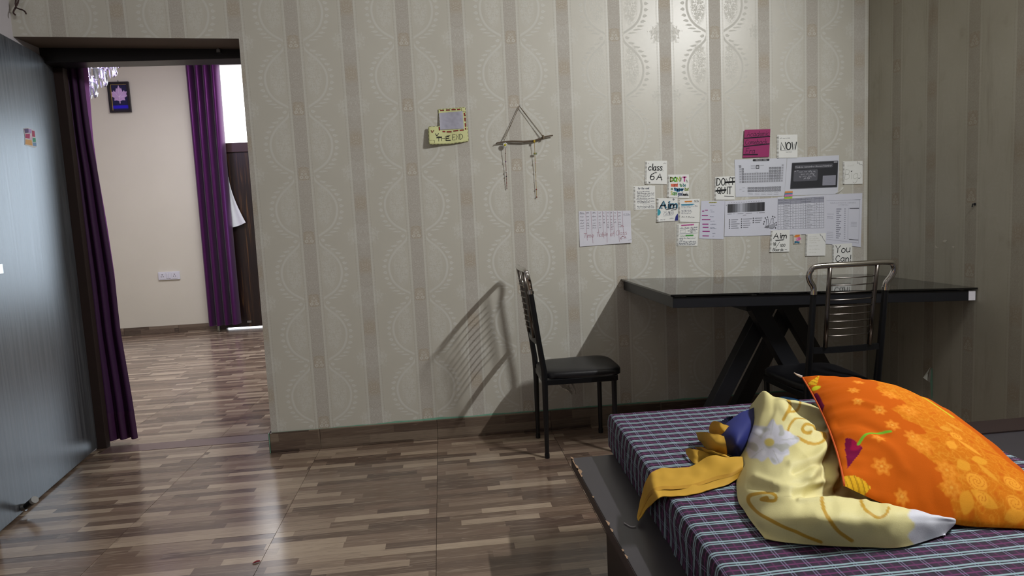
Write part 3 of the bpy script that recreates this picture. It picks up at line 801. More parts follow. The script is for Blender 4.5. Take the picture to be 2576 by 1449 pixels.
def ss(x, a, b): t = np.clip((x-a)/(b-a), 0, 1); return t*t*(3-2*t)
def cloth_obj(name, P, mat, parent=None, th=.0015, flip=False):
    N = normals(P); A, B_ = P.shape[:2]
    mb = MB().grid(P, flip=flip); mb.grid(P-N*th*(1 if not flip else -1), flip=not flip)
    o = mb.build(name, mat, parent, smooth=True, origin=tuple(P.reshape(-1, 3).mean(0)*np.array((1, 1, 0))+np.array((0, 0, P[..., 2].min()))))
    return o

# pale yellow printed sheet, bunched up
b0 = MTOP+.004
R0 = [(1893, 1015, .520), (1919, 985, .600), (1952, 1002, .598), (2008, 1010, .590), (2048, 1022, .580), (2080, 1046, .570), (2118, 1080, .550)]
back = []
for px, py, z in R0:
    p = at(px, py, 2, z); back.append((px, py-10, p[0]+.025, p[1]+.075, b0))
rows = [back, R0,
 [(1886, 1062, .500), (1918, 1040, .578), (1962, 1036, .603), (2012, 1048, .600), (2058, 1064, .590), (2092, 1088, .575), (2130, 1118, .550)],
 [(1863, 1125, .480), (1908, 1112, .552), (1962, 1102, .590), (2020, 1106, .596), (2070, 1118, .580), (2106, 1140, .556), (2152, 1172, .540)],
 [(1853, 1195, b0), (1900, 1186, .534), (1960, 1176, .568), (2026, 1176, .570), (2080, 1184, .552), (2122, 1200, .530), (2178, 1236, .512)],
 [(1856, 1256, b0), (1898, 1240, .522), (1962, 1232, .550), (2036, 1234, .542), (2100, 1242, .518), (2158, 1254, .506), (2240, 1284, .498)],
 [(1872, 1284, b0), (1908, 1272, .514), (1976, 1264, .538), (2056, 1260, .543), (2150, 1262, .538), (2250, 1276, .530), (2370, 1300, .506)],
 [(1890, 1312, b0), (1926, 1312, .502), (1994, 1308, .522), (2080, 1306, .536), (2164, 1306, .534), (2262, 1310, .524), (2392, 1314, .496)],
 [(1924, 1354, b0), (1966, 1363, b0), (2022, 1369, b0), (2100, 1374, b0), (2186, 1377, b0), (2272, 1376, b0), (2368, 1348, b0)]]
ext = []
for k_, r_ in enumerate(rows):
    e = r_[-1]; dx_, dz_ = (58, .03) if k_ <= 5 else (5, .0)
    if len(e) == 5: ext.append([*r_, (e[0]+dx_, e[1]+14, e[2]+.09, e[3]-.02, b0)])
    else: ext.append([*r_, (e[0]+dx_, e[1]+(14 if k_ <= 5 else 0), max(b0, e[2]-dz_) if k_ <= 5 else b0)])
rows = ext
P, D = net_points(rows, 26, 28)
N = normals(P); N *= np.sign(N[..., 2:3].mean())
tt_ = np.linspace(0, 1, P.shape[0])[:, None]; ss_ = np.linspace(0, 1, P.shape[1])[None, :]
disp = np.zeros(P.shape[:2])
for i in range(P.shape[0]):
    for j in range(P.shape[1]):
        dx, dy = D[i, j]
        a1 = mnoise.noise(Vector((dx*.011+dy*.006, dy*.009-dx*.004, 2.)))
        a2 = mnoise.noise(Vector((dx*.030+dy*.010, dy*.018-dx*.012, 8.)))
        rdg = 1-abs(mnoise.noise(Vector((dx*.013-dy*.009, dy*.006+dx*.004, 14.))))*2.6
        rt = min(1, max(0, (dx-1960)/90)); disp[i, j] = .0055*a1+(.0015+.0025*rt)*a2+.0045*rt*max(0, rdg)*(1 if dy < 1250 else .2)
def fold(pts, wid, amp):
    return amp*np.exp(-(polydist(D, pts)/wid)**2)
disp += fold([(1925, 995), (1912, 1060), (1890, 1110)], 9, .004)-fold([(1945, 1008), (1940, 1040), (1915, 1080)], 9, .004)
disp += fold([(2105, 1090), (2070, 1120), (2050, 1175), (2030, 1210)], 12, .010)-fold([(2090, 1120), (2080, 1165), (2075, 1200)], 12, .012)
disp += fold([(2110, 1105), (2050, 1150), (1990, 1165)], 10, .006)-fold([(2112, 1125), (2060, 1168), (2000, 1186)], 8, .007)
disp += fold([(2130, 1200), (2080, 1205), (2020, 1230), (1950, 1225)], 9, .006)-fold([(2120, 1222), (2060, 1228), (2000, 1246)], 8, .006)
disp += fold([(2092, 1090), (2068, 1100), (2040, 1095)], 7, .006)-fold([(2075, 1085), (2050, 1084)], 6, .005)
disp += fold([(1905, 1200), (1960, 1215), (2030, 1205)], 10, .004)-fold([(1890, 1222), (1950, 1232)], 9, .004)
disp += fold([(2140, 1150), (2100, 1175), (2088, 1225)], 10, .010)-fold([(2125, 1180), (2110, 1225)], 10, .012)
disp += fold([(1960, 1005), (1990, 1050), (2040, 1080)], 11, .006)-fold([(1985, 1015), (2030, 1045), (2075, 1060)], 8, .006)
disp += fold([(2010, 1258), (2100, 1254), (2180, 1258)], 6, .005)-fold([(2030, 1243), (2100, 1240), (2170, 1246)], 9, .010)
edge = np.minimum(1, np.minimum(np.minimum(np.clip((tt_-.11)*8, 0, 1), (1-tt_)*9), np.minimum(ss_*12, (1-ss_)*8+.3)))
P = P+N*(disp*edge)[..., None]
P[..., 2] = np.maximum(P[..., 2], b0-.001)
col = np.ones(P.shape[:2]+(4,))*np.array(rgb('#e0d79b'))
q1 = np.array([[mnoise.noise(Vector((a*.012, b*.012, 4))) for a, b in r] for r in D]); col = blend(col, ss(q1, .0, .5)*.35, '#cfc27c')
def curl(pts, w0, c='#c39a34'):
    global col
    d = polydist(D, pts); col = blend(col, 1-ss(d, w0*.75, w0*1.15), c)
K = lambda L_: [(x/3.623+1580, y/3.623+960) for x, y in L_]
curl(K([(1265, 1082), (1205, 1068), (1260, 1052), (1275, 1075)]), 4)
curl(K([(1265, 1082), (1335, 1082), (1345, 1040), (1290, 1008), (1190, 1012), (1105, 1040), (1098, 1105), (1165, 1185), (1300, 1262), (1450, 1332), (1620, 1410), (1760, 1462)]), 4.4)
curl(K([(1765, 1085), (1790, 1180), (1850, 1280), (1930, 1372), (2040, 1450)]), 5)
curl(K([(1650, 495), (1604, 478), (1588, 440), (1625, 418), (1690, 440), (1752, 510), (1765, 560), (1705, 588), (1625, 565), (1540, 512)]), 3.8)
curl(K([(1455, 450), (1478, 395), (1530, 355), (1612, 345)]), 3.)
curl(K([(1455, 185), (1475, 230), (1460, 285), (1415, 345)]), 4.4); curl(K([(1568, 205), (1550, 250), (1455, 305)]), 3.)
curl([(2166, 1262), (2178, 1286), (2203, 1301), (2226, 1297), (2235, 1282)], 4.)
fc = np.array((1935., 1112.)); dv = D-fc; rad = np.hypot(dv[..., 0]*.9, dv[..., 1]*1.15); an = np.arctan2(dv[..., 1], dv[..., 0])
pet = 56+7*np.cos(5*an+.6)+4*np.cos(9*an+1)+3*np.cos(13*an); fl = 1-ss(rad, pet-3, pet+3)
col = blend(col, fl, '#cfcfda')
pv = np.array([[mnoise.noise(Vector((a*.045, b*.045, 21))) for a, b in r] for r in D]); col = blend(col, fl*ss(pv, .15, .4)*.7, '#a9ab9c'); col = blend(col, fl*ss(-pv, .2, .45)*.6, '#e6e6ee')
col = blend(col, fl*(1-ss(np.abs(np.sin(2.5*an+.3)), .03, .12))*ss(rad, 14, 26)*.5, '#a7aaa2')
col = blend(col, (1-ss(rad, 9, 14)), '#d3c169')
wd = D[..., 0]-2292-8*np.sin(D[..., 1]*.12); col = blend(col, ss(wd, -3, 3), '#d6d8e2'); 
sheet = cloth_obj('bed_sheet', P, None, flip=(normals(P)[..., 2].mean() < 0))
paint(sheet, np.concatenate([col.reshape(-1, 4)]*2))
sheet.data.materials.append(painted('printed_sheet', .6, Specular_IOR_Level=.3))
tag(sheet, 'crumpled pale yellow sheet with white flower and golden swirls', 'bed sheet')

# mustard cloth: a strip hanging over the mattress edge and three crumpled tongues
M_must = plain('mustard_cotton', '#bd922a', .8, .10, 18., .1)
sx = lambda v: ('x', v)
rows = [[(1868, 1148, .500), (1870, 1170, .505), (1866, 1195, .482)],
 [(1832, 1150, .504), (1838, 1182, .500), (1838, 1216, .478)],
 [(1796, 1146, .508), (1802, 1188, .490), (1800, 1228, .476)],
 [(1768, 1156, .496), (1776, 1198, .484), (1765, 1238, .475)],
 [(1735, 1174, .482), (1740, 1210, .480), (1730, 1245, .475)],
 [(1695, 1177, .480), (1698, 1214, .478), (1694, 1249, .475)],
 [(1661, 1178, .480), (1664, 1214, .478), (1668, 1251, .474)],
 [(1638, 1190, .474), (1640, 1222, .473), (1652, 1257, .471)],
 [(1622, 1216, sx(1.130)), (1626, 1240, sx(1.125)), (1638, 1268, sx(1.122))],
 [(1612, 1252, sx(1.124)), (1616, 1268, sx(1.118)), (1624, 1284, sx(1.117))],
 [(1602, 1300, sx(1.098)), (1603, 1306, sx(1.096)), (1606, 1312, sx(1.096))]]
P, D = net_points(rows, 8, 12)
mus = empty('mustard_cloth', (1.28, -1.95, MTOP)); tag(mus, 'mustard yellow cloth trailing over the mattress edge from the heap', 'cloth')
def under(P, parent, name, mat, th=.0014):
    P = P-np.array(parent.location); N = normals(P); s = 1 if N[..., 2].mean() > 0 else -1
    mb = MB().grid(P, flip=s < 0); mb.grid(P-N*th*s, flip=s > 0)
    return mb.build(name, mat, parent, smooth=True)
disp = np.array([[.0035*mnoise.noise(Vector((a*.03, b*.05, 3))) for a, b in r] for r in D])
under(P+np.stack([0*disp, 0*disp, disp], -1), mus, 'hanging_strip', M_must)
hem = P[:, -10:-6]; N = normals(hem); N *= np.sign(N[..., 2:3].mean()); under(hem+N*.0005, mus, 'hem', plain('mustard_hem', '#b08320', .8, .15, 60.), .0003)
tongues = [
 [[(1752, 1088, .500), (1758, 1106, .484), (1764, 1112, b0)], [(1766, 1087, .520), (1776, 1108, .505), (1776, 1126, b0)], [(1790, 1090, .535), (1798, 1118, .520), (1798, 1142, .478)], [(1822, 1098, .540), (1828, 1126, .528), (1830, 1152, .482)]],
 [[(1786, 1070, .520), (1785, 1084, .500), (1790, 1094, .485)], [(1797, 1060, .540), (1803, 1080, .520), (1806, 1096, .495)], [(1812, 1064, .545), (1816, 1084, .530), (1822, 1102, .505)], [(1838, 1074, .540), (1838, 1092, .525), (1840, 1110, .505)]],
 [[(1724, 1131, .482), (1727, 1142, .478), (1732, 1152, b0)], [(1740, 1128, .500), (1745, 1146, .490), (1748, 1167, b0)], [(1764, 1134, .502), (1772, 1148, .492), (1778, 1164, b0)], [(1816, 1146, .500), (1822, 1156, .492), (1826, 1166, .478)]],
 [[(1748, 1122, .497), (1754, 1128, .492), (1756, 1136, .482)], [(1772, 1128, .512), (1778, 1136, .505), (1780, 1146, .485)], [(1804, 1138, .512), (1810, 1146, .505), (1812, 1156, .485)], [(1834, 1148, .505), (1838, 1154, .500), (1840, 1162, .485)]]]
for tg in tongues:
    P, D = net_points(tg, 8, 8)
    disp = np.array([[.003*mnoise.noise(Vector((a*.07, b*.09, 9))) for a, b in r] for r in D])
    under(P+np.stack([0*disp, 0*disp, disp], -1), mus, 'crumpled_fold', M_must)

# navy cloth with ribbed band
M_navy = plain('navy_satin', '#111c64', .7, .12, 30., .05)
navy = empty('navy_cloth', (1.42, -1.70, MTOP)); tag(navy, 'folded navy blue cloth between the mustard cloth and yellow sheet', 'cloth')
rows = [[(1905, 1022, .520), (1908, 1060, .520), (1900, 1100, .500), (1884, 1140, .482)],
 [(1888, 1028, .540), (1885, 1066, .545), (1874, 1112, .520), (1858, 1152, .480)],
 [(1868, 1036, .545), (1862, 1075, .550), (1852, 1118, .525), (1842, 1147, .480)],
 [(1840, 1056, .538), (1836, 1086, .540), (1832, 1116, .515), (1832, 1141, .480)],
 [(1826, 1068, .530), (1820, 1092, .525), (1815, 1114, .505), (1818, 1130, .480)],
 [(1822, 1074, .520), (1814, 1094, .512), (1811, 1112, .492), (1813, 1122, b0)]]
P, D = net_points(rows, 8, 10)
disp = np.array([[.005*mnoise.noise(Vector((a*.03, b*.02, 5))) for a, b in r] for r in D])
under(P+np.stack([0*disp, 0*disp, disp], -1), navy, 'folded_cloth', M_navy)
e = P[:, -5:-3]; N = normals(e); N *= np.sign(N[..., 2:3].mean()); under(e+N*.003, navy, 'edge_stitching', plain('navy_stitch', '#4a5590', .7))
band = [[(1812, 1062, .492), (1818, 1072, b0)], [(1828, 1050, .498), (1835, 1062, b0)], [(1842, 1046, .498), (1848, 1056, b0)]]
P, D = net_points(band, 14, 8)
r_ = .0018*np.sin(np.linspace(0, 2*math.pi*7, P.shape[0]))[:, None]; P[..., 2] += r_
under(P, navy, 'ribbed_band', plain('navy_rib', '#12163a', .8, .2, 40.))

# little bits of cloth showing behind the heap
lb = empty('blue_cloth', (1.80, -1.40, MTOP)); tag(lb, 'scrap of light blue cloth behind the yellow sheet peak', 'cloth')
P, D = net_points([[(1948, 1004, .520), (1950, 1016, b0)], [(1966, 998, .530), (1972, 1014, b0)], [(1988, 1000, .525), (1998, 1016, b0)], [(2010, 1006, .505), (2014, 1018, b0)]], 6, 6)
under(P, lb, 'folded_scrap', plain('light_blue_cloth', '#4f93c4', .7, .15, 30.))
gb = empty('green_cloth', (1.80, -1.50, MTOP)); tag(gb, 'dark olive cloth tucked between the yellow sheet and pillow', 'cloth')
P, D = net_points([[(2040, 1014, .540), (2046, 1026, .530), (2052, 1040, .51)], [(2056, 1014, .548), (2064, 1034, .54), (2072, 1054, .52)], [(2066, 1026, .540), (2078, 1054, .535), (2094, 1078, .51)], [(2078, 1046, .530), (2092, 1074, .53), (2108, 1098, .51)]], 7, 7)
disp = np.array([[.006*mnoise.noise(Vector((a*.06, b*.06, 5))) for a, b in r] for r in D])
under(P+np.stack([0*disp, 0*disp, disp], -1), gb, 'rumpled_cloth', plain('olive_cloth', '#3c3d24', .8, .4, 30.))

# orange pillow
NLc, FLc, NRc, FRc = (np.array(q) for q in ((1.425, -2.218, .565), (1.585, -1.777, .672), (1.854, -2.328, .497), (2.014, -1.887, .479)))
gu, gv = 220, 220
U_, V_ = np.meshgrid(np.linspace(-1, 1, gu), np.linspace(-1, 1, gv), indexing='ij')
uu = U_*(1-.073*(1-V_**2)); vv = V_*(1-.073*(1-U_**2)); a_ = ((uu+1)/2)[..., None]; b_ = ((vv+1)/2)[..., None]
Pm = (1-a_)*(1-b_)*NLc+a_*(1-b_)*NRc+(1-a_)*b_*FLc+a_*b_*FRc
Pm[..., 2] += (1-U_**2)*((1-V_)/2*-.053+(1+V_)/2*.058)
nrm = np.cross(NRc-NLc, FLc-NLc); nrm /= np.linalg.norm(nrm)
h_ = np.clip((1-U_**2)*(1-V_**2), 0, 1)**.605
wr = np.zeros_like(h_)
for i in range(gu):
    for j in range(gv):
        u, v = U_[i, j], V_[i, j]
        el = min(1, max(0, (abs(u)-.55)/.4)); ev = min(1, max(0, (abs(v)-.6)/.35))
        wr[i, j] = .006*el*mnoise.noise(Vector((u*2.5, v*9, 1)))+.005*ev*mnoise.noise(Vector((u*9, v*2.5, 5)))+.003*mnoise.noise(Vector((u*3, v*3, 11)))
UVp = np.stack([U_, V_], -1)
wr += .006*np.exp(-(polydist(UVp, [(-.98, -.30), (-.8, -.33), (-.55, -.5), (-.45, -.7)])/.07)**2)-.006*np.exp(-(polydist(UVp, [(-.98, -.12), (-.75, -.15), (-.55, -.3)])/.06)**2)
wr += .005*np.exp(-(polydist(UVp, [(-.97, .2), (-.7, .22), (-.5, .1)])/.06)**2)
rim = np.clip((1-np.maximum(np.abs(U_), np.abs(V_)))*14, 0, 1)
Pt = Pm+nrm*(.077*h_+wr*rim)[..., None]; Pb = Pm-nrm*(.036*h_)[..., None]
Pb[..., 2] = np.maximum(Pb[..., 2], MTOP+.003); Pt[..., 2] = np.maximum(Pt[..., 2], MTOP+.004)
col = np.ones(U_.shape+(4,))*np.array(rgb('#c45a06'))
def noise2(sc, z): return np.array([[mnoise.noise(Vector((u*sc, v*sc, z))) for v in V_[0]] for u in U_[:, 0]])
bx_ = np.interp(V_, [-1, -.87, -.8, -.71, -.59, -.49, -.41, -.29, -.21, -.12, -.06, .08, .2, .3, .4, .49, .6, 1], [-.05, -.05, -.16, -.07, -.10, -.25, -.34, -.28, -.10, -.12, -.28, -.36, -.18, -.17, -.34, -.40, -.30, -.3])
scal = .05*np.abs(np.sin(V_*13))
rx_ = np.interp(V_, [-1, -.42, -.26, .02, .21, .45, 1], [.95, .78, .66, .58, .40, .26, .2])
lace = ss(U_-(bx_-scal*.6), -.012, .012)*(1-ss(U_-rx_, -.03, .03))
n1 = noise2(16., 3); n2 = noise2(34., 7)
col = blend(col, lace*.75, '#d27a14')
vein = 1-ss(np.abs(n1), .03, .10); vein2 = 1-ss(np.abs(n2), .04, .12)
col = blend(col, lace*vein*.6, '#df9328'); col = blend(col, lace*vein2*.35, '#d9851d')
col = blend(col, lace*ss(n1, .25, .5)*.5, '#c65a0c')
def flower(u, v, r, c, k=6, ph=0., amt=.8, ecc=1.):
    global col
    du, dv = U_-u, (V_-v)*ecc; R = np.hypot(du, dv); A = np.arctan2(dv, du); e = r*(1+.2*np.cos(k*A+ph))
    m = 1-ss(R, e-.012, e+.006); col = blend(col, m*amt, c)
    col = blend(col, m*amt*(1-ss(np.abs(R-e*.55), .006, .018))*.6, '#f2a63c'); col = blend(col, m*amt*(1-ss(R, .008, .02)), '#f0b24c')
for i, (u, v, r) in enumerate(((-.65, .44, .06), (-.51, .04, .065), (-.68, .2, .055), (-.44, -.17, .07), (-.63, -.39, .065), (-.65, -.7, .085), (-.52, .67, .06), (-.5, -.93, .06))):
    flower(u, v, r, '#e2801f', 6, i*1.1, .7)
for i, (u, v, r) in enumerate(((-.30, .38, .09), (-.2, .1, .1), (-.22, -.38, .11), (-.05, -.62, .1), (-.28, -.3, .08), (-.05, -.78, .09))):
    flower(u, v, r, '#e58a25', 7, i*.7, .55)
def leafy(u, v, ln, wd, ang_, c):
    global col
    du, dv = U_-u, V_-v; x = du*math.cos(ang_)+dv*math.sin(ang_); y = -du*math.sin(ang_)+dv*math.cos(ang_)
    hw_ = wd*np.clip(1-(x/ln)**2, 0, 1); m = (1-ss(np.abs(y)-hw_, -.008, .008))*(np.abs(x) < ln)
    col = blend(col, m*.9, c); col = blend(col, m*(1-ss(np.abs(np.sin(x*70+y*30)), .0, .35))*.35, '#d98a1c')
leafy(.12, -.06, .07, .035, .3, '#e0962f'); leafy(.25, .03, .09, .028, -.5, '#e0962f'); leafy(.09, -.31, .07, .05, .9, '#eb9e30'); leafy(.28, -.27, .12, .03, -.7, '#eba033')
leafy(.13, -.53, .075, .06, .5, '#e49d2c'); leafy(.32, -.42, .085, .05, .2, '#e49d2c'); leafy(.35, -.55, .11, .032, -.9, '#e2992c'); leafy(.06, -.87, .10, .06, 1.2, '#e2992a'); leafy(.22, -.83, .12, .06, -.5, '#e49c2c'); leafy(.45, -.93, .1, .05, .3, '#e2992c')
for (u, v, r) in ((.20, -.68, .09), (.2, -.14, .06), (.55, -.62, .08), (.48, -.83, .07), (.2, -.83, .05)):
    du, dv = U_-u, V_-v; R = np.hypot(du, dv); A = np.arctan2(dv, du); m = 1-ss(R, r-.01, r+.01)
    col = blend(col, m*.8, '#eea232'); col = blend(col, m*(1-ss(np.abs(np.sin(R*95-A)), .15, .5))*.8, '#c86a12')
tul = inside(UVp, [(-.92, -.36), (-.87, -.38), (-.84, -.42), (-.79, -.51), (-.84, -.60), (-.955, -.77), (-.94, -.52)]); col = blend(col, tul*1., '#72083a'); col = blend(col, tul*ss(noise2(9., 2), .05, .3)*.7, '#a10f3f')
d = polydist(UVp, [(-.82, -.46), (-.76, -.38), (-.67, -.31), (-.57, -.27), (-.48, -.26)]); col = blend(col, 1-ss(d, .010, .017), '#6fae2c')
yc = inside(UVp, [(-1.02, .80), (-.84, .93), (-.93, .73)]) | inside(UVp, [(-1.02, -.88), (-.9, -.87), (-.76, -.92), (-.83, -1.02), (-1.02, -1.02)])
col = blend(col, yc*1., '#e0ac22'); col = blend(col, yc*(1-ss(np.abs(np.sin((U_+.35*V_)*62)), .2, .5))*.8, '#8a5a0e')
col = blend(col, (1-ss(np.hypot(U_+.95, V_-.68), .035, .05)), '#c9c727'); col = blend(col, 1-ss(polydist(UVp, [(.18, .66), (.26, .42), (.33, .3)], 0), .02, .035), '#c9b62a')
colb = np.ones(U_.shape+(4,))*np.array(rgb('#c45a06')); colb = blend(colb, (U_ < -.55)*(V_ > .1)*1., '#5d0c34')
side = inside(UVp, [(-1.02, .62), (-1.02, .2), (-.97, .3), (-.97, .58)]); col = blend(col, side*1., '#6a0d38')
mb = MB().grid(Pt, flip=False); mb.grid(Pb, flip=True)
pil = mb.build('pillow', None, smooth=True, origin=(1.72, -2.05, MTOP))
if pil.data.polygons[len(pil.data.polygons)//4].normal.z < 0: pil.data.flip_normals()
paint(pil, np.concatenate([col.reshape(-1, 4), colb.reshape(-1, 4)])); pil.data.materials.append(painted('printed_orange_cotton', .9, Specular_IOR_Level=.12))
tag(pil, 'plump orange pillow with floral lace print leaning on the sheet', 'pillow')
def rp(p): return Vector(p)-pil.location
seam = [rp(Pm[0, j]+nrm*.001) for j in range(0, gv, 6)]
MB().tube(seam, .0022, 6).build('seam', plain('orange_seam', '#c4500a', .8), pil, smooth=True)
k = rp(FLc)
MB().tube([k, k+Vector((-.012, .004, .006)), k+Vector((-.02, .002, .012))], [.004, .0012], 6).build('corner_thread', plain('pale_thread', '#c9b9ae', .8), pil)

# loose thread on the platform, petal on the floor
p = [at(x, y, 2, BZ+.0022) for x, y in ((1570, 1315), (1578, 1320), (1585, 1324), (1593, 1325.5), (1600, 1324))]
th_ = MB().tube(p, .0012, 6, smooth=5).build('loose_thread', plain('white_thread', '#b5b2b6', .8), smooth=True, origin=tuple(p[2]))
tag(th_, 'short white thread lying on the platform below the mustard cloth', 'thread')
p = at(645, 1416, 2, 0.)
P = np.zeros((7, 5, 3))
for i in range(7):
    for j in range(5):
        s, k = i/6-.5, j/4-.5; wd = .010*math.sqrt(max(0, 1-(2*s)**2))
        P[i, j] = (s*.026, k*2*wd*.6+s*.012, .0012+.004*(2*k)**2*(1-4*s*s))
pt = double_sheet(P, 0.0004).build('flower_petal', plain('red_petal', '#7d1020', .5), smooth=True); pt.location = (p[0], p[1], .0004)
tag(pt, 'single dark red petal lying on the floor tiles', 'petal')

# ---------------------------------------------------------------- papers on the wall
GL = {
'A': '0,0 3,10 6,0;1,4 5,4', 'B': '0,0 0,10;c0,10 4,9.4 4.4,7 3,5.3 0,5;c0,5 4.4,4.4 5.2,2.4 4,.5 0,0', 'C': 'c6,8.4 4,10 1.4,8.6 .2,5 1.4,1.4 4,0 6,1.8',
'D': '0,0 0,10;c0,10 4,9 6,5 4,1 0,0', 'E': '6,10 0,10 0,0 6,0;0,5 4.6,5', 'H': '0,0 0,10;6,0 6,10;0,5 6,5', 'I': '1,10 1,0', 'N': '0,0 0,10 6,0 6,10',
'O': 'c3,10 .6,8.2 0,5 .6,1.8 3,0 5.4,1.8 6,5 5.4,8.2 3,10', 'Q': 'c3,10 .6,8.2 0,5 .6,1.8 3,0 5.4,1.8 6,5 5.4,8.2 3,10;3.6,3 6.4,-1', 'R': '0,0 0,10;c0,10 4,9.4 4.6,7.2 3,5.2 0,5;1.8,5 5,0', 'S': 'c5.6,8.6 3,10 .5,8 3,5.2 5.6,2.4 3,0 .2,1.4',
'T': '0,10 6,10;3,10 3,0', 'U': 'c0,10 0,3.4 1,.7 3,0 5,.7 6,3.4 6,10', 'W': '0,10 1.5,0 3.2,8 4.8,0 6.4,10', 'Y': '0,10 3,5 6,10;3,5 3,0', 'F': '6,10 0,10 0,0;0,5 4.4,5',
'a': 'c5,5 3,6 .6,4.6 .3,1.5 2.4,0 4.5,1.5 5,5;c5,6 4.8,1.6 5.8,0', 'b': '0,10 0,0;c0,4 2,6 4.5,4.6 4.5,1.4 2.4,0 0,1', 'c': 'c4.8,5 3,6 .6,4.6 .4,1.6 2.6,0 4.8,1',
'd': 'c5,4.6 3,6 .5,4.5 .3,1.5 2.5,0 5,1.5;5,10 5,0', 'e': 'c.4,3 4.6,3.4 4,5.5 2.4,6 .6,4.6 .4,1.6 2.6,0 4.8,1', 'f': 'c4,9.4 2.7,10 1.8,8 1.8,0;0,6 3.6,6',
'g': 'c5,4.6 3,6 .5,4.5 .3,1.6 2.5,.4 5,2;c5,6 5,-2 2.5,-4 .3,-3', 'h': '0,10 0,0;c0,4 2.4,6 4.3,4.6 4.5,0', 'i': '1,6 1,0;.9,8 1.1,8.7', 'k': '0,10 0,0;4,6 0,2.6;1.5,3.6 4.4,0', 'l': '1,10 1,0',
'm': '0,6 0,0;c0,4 1.6,6 3,4.6 3,0;c3,4 4.8,6 6.1,4.6 6.2,0', 'n': '0,6 0,0;c0,4 2.3,6 4.3,4.6 4.5,0', 'o': 'c2.5,6 .5,4.6 .4,1.5 2.5,0 4.6,1.5 4.6,4.5 2.5,6', 'p': '0,6 0,-4;c0,4.4 2,6 4.5,4.6 4.5,1.5 2.4,0 0,1',
'r': '0,6 0,0;c0,3.6 1.5,5.8 3.6,5.6', 's': 'c4,5.2 2.2,6 .5,4.8 2.3,3 4.2,1.4 2.2,0 .2,.8', 't': '1.8,9 1.8,.8 3.6,0;0,6 3.8,6', 'u': 'c0,6 .1,1.2 2.2,0 4.4,1.6;4.4,6 4.5,0', 'w': '0,6 1.4,0 2.8,5 4.2,0 5.6,6', 'y': '0,6 2.4,0;5,6 1.6,-4',
'0': 'c2.5,10 .4,7.6 .3,2.6 2.5,0 4.7,2.6 4.7,7.6 2.5,10', '1': '.5,8 2,10 2,0', '5': '5,10 1,10 .6,5.8;c.6,5.6 3,6.2 5,4 4.4,1 2,0 .2,.8', '6': 'c4.4,9.6 1.6,7.5 .3,3.5 1.4,.4 3.6,.2 5,2.6 3.6,5 1.2,4.4 .4,3',
'7': '0,10 5,10 1.6,0', '8': 'c2.5,5.3 .6,7.5 2.5,10 4.5,7.5 2.5,5.3 .2,2.5 2.5,0 4.9,2.5 2.5,5.3', '9': 'c4.8,7 2.6,5 .4,7 2.4,10 4.8,8 4.6,3 3.6,0',
'/': '0,-1 4,11', "'": '.4,10.4 .2,8', '"': '.2,10 0,8;1.4,10 1.2,8', '!': '1,10 1,3.2;1,.2 1,1', '.': '0,.1 .5,.5', ':': '.5,1 .5,1.8;.5,4.6 .5,5.4', ')': 'c0,10 2,7 2,3 0,0', '-': '0,4.4 7,4.4'}
def hand(text, s0, s1, tb, hc, slant=.0, jit=.15, rise=0.):
    "single-stroke handwriting fitted to the box, in paper coordinates"
    out = []; x = 0.; rnd = random.Random(text)
    for chx in text:
        if chx == ' ': x += 4.2; continue
        st = []
        wmax = 0
        for part in GL[chx].split(';'):
            sm_ = part[0] == 'c'; pts = [tuple(map(float, q.split(','))) for q in part.lstrip('c').split()]
            pts = [(a+rnd.uniform(-jit, jit), b+rnd.uniform(-jit, jit)) for a, b in pts]; wmax = max(wmax, max(a for a, b in pts))
            st.append(cr1(np.array(pts), 5) if sm_ else np.array(pts))
        dy = rnd.uniform(-.3, .3)
        for p in st: out.append(np.stack([p[:, 0]+x+slant*p[:, 1], p[:, 1]+dy], -1))
        x += wmax+1.7
    x -= 1.7
    return [np.stack([s0+(s1-s0)*p[:, 0]/max(x, 1), tb-hc*p[:, 1]/10-rise*p[:, 0]/max(x, 1)], -1) for p in out]
def scrib(s0, s1, t, h, words=4, seed=0):
    "illegible cursive line"
    rnd = random.Random(seed*131+int(t*1000)); out = []; cuts = sorted([s0, s1]+[s0+(s1-s0)*(i+rnd.uniform(-.25, .25))/words for i in range(1, words)])
    for a, b in zip(cuts, cuts[1:]):
        n = max(5, int((b-a)/(h*.26))); xs = np.linspace(a, b-h*.55, n)+np.array([rnd.uniform(-.06, .06)*h for _ in range(n)])
        ys = [t-h*(rnd.choice((.45, .5, .55, 1.05)) if i % 2 else rnd.choice((.0, .05, .12, -.3))) for i in range(n)]
        out.append(cr1(np.stack([xs, ys], -1), 3))
    return [ScribLine(o) for o in out]
class ScribLine(np.ndarray):
    "marks a fine pen line"
    def __new__(cls, a): return np.asarray(a).view(cls)
INK = {}
def ink(c, rough=.75):
    if c not in INK: INK[c] = plain('ink_'+c.lstrip('#'), c, rough, .06, 80.)
    return INK[c]
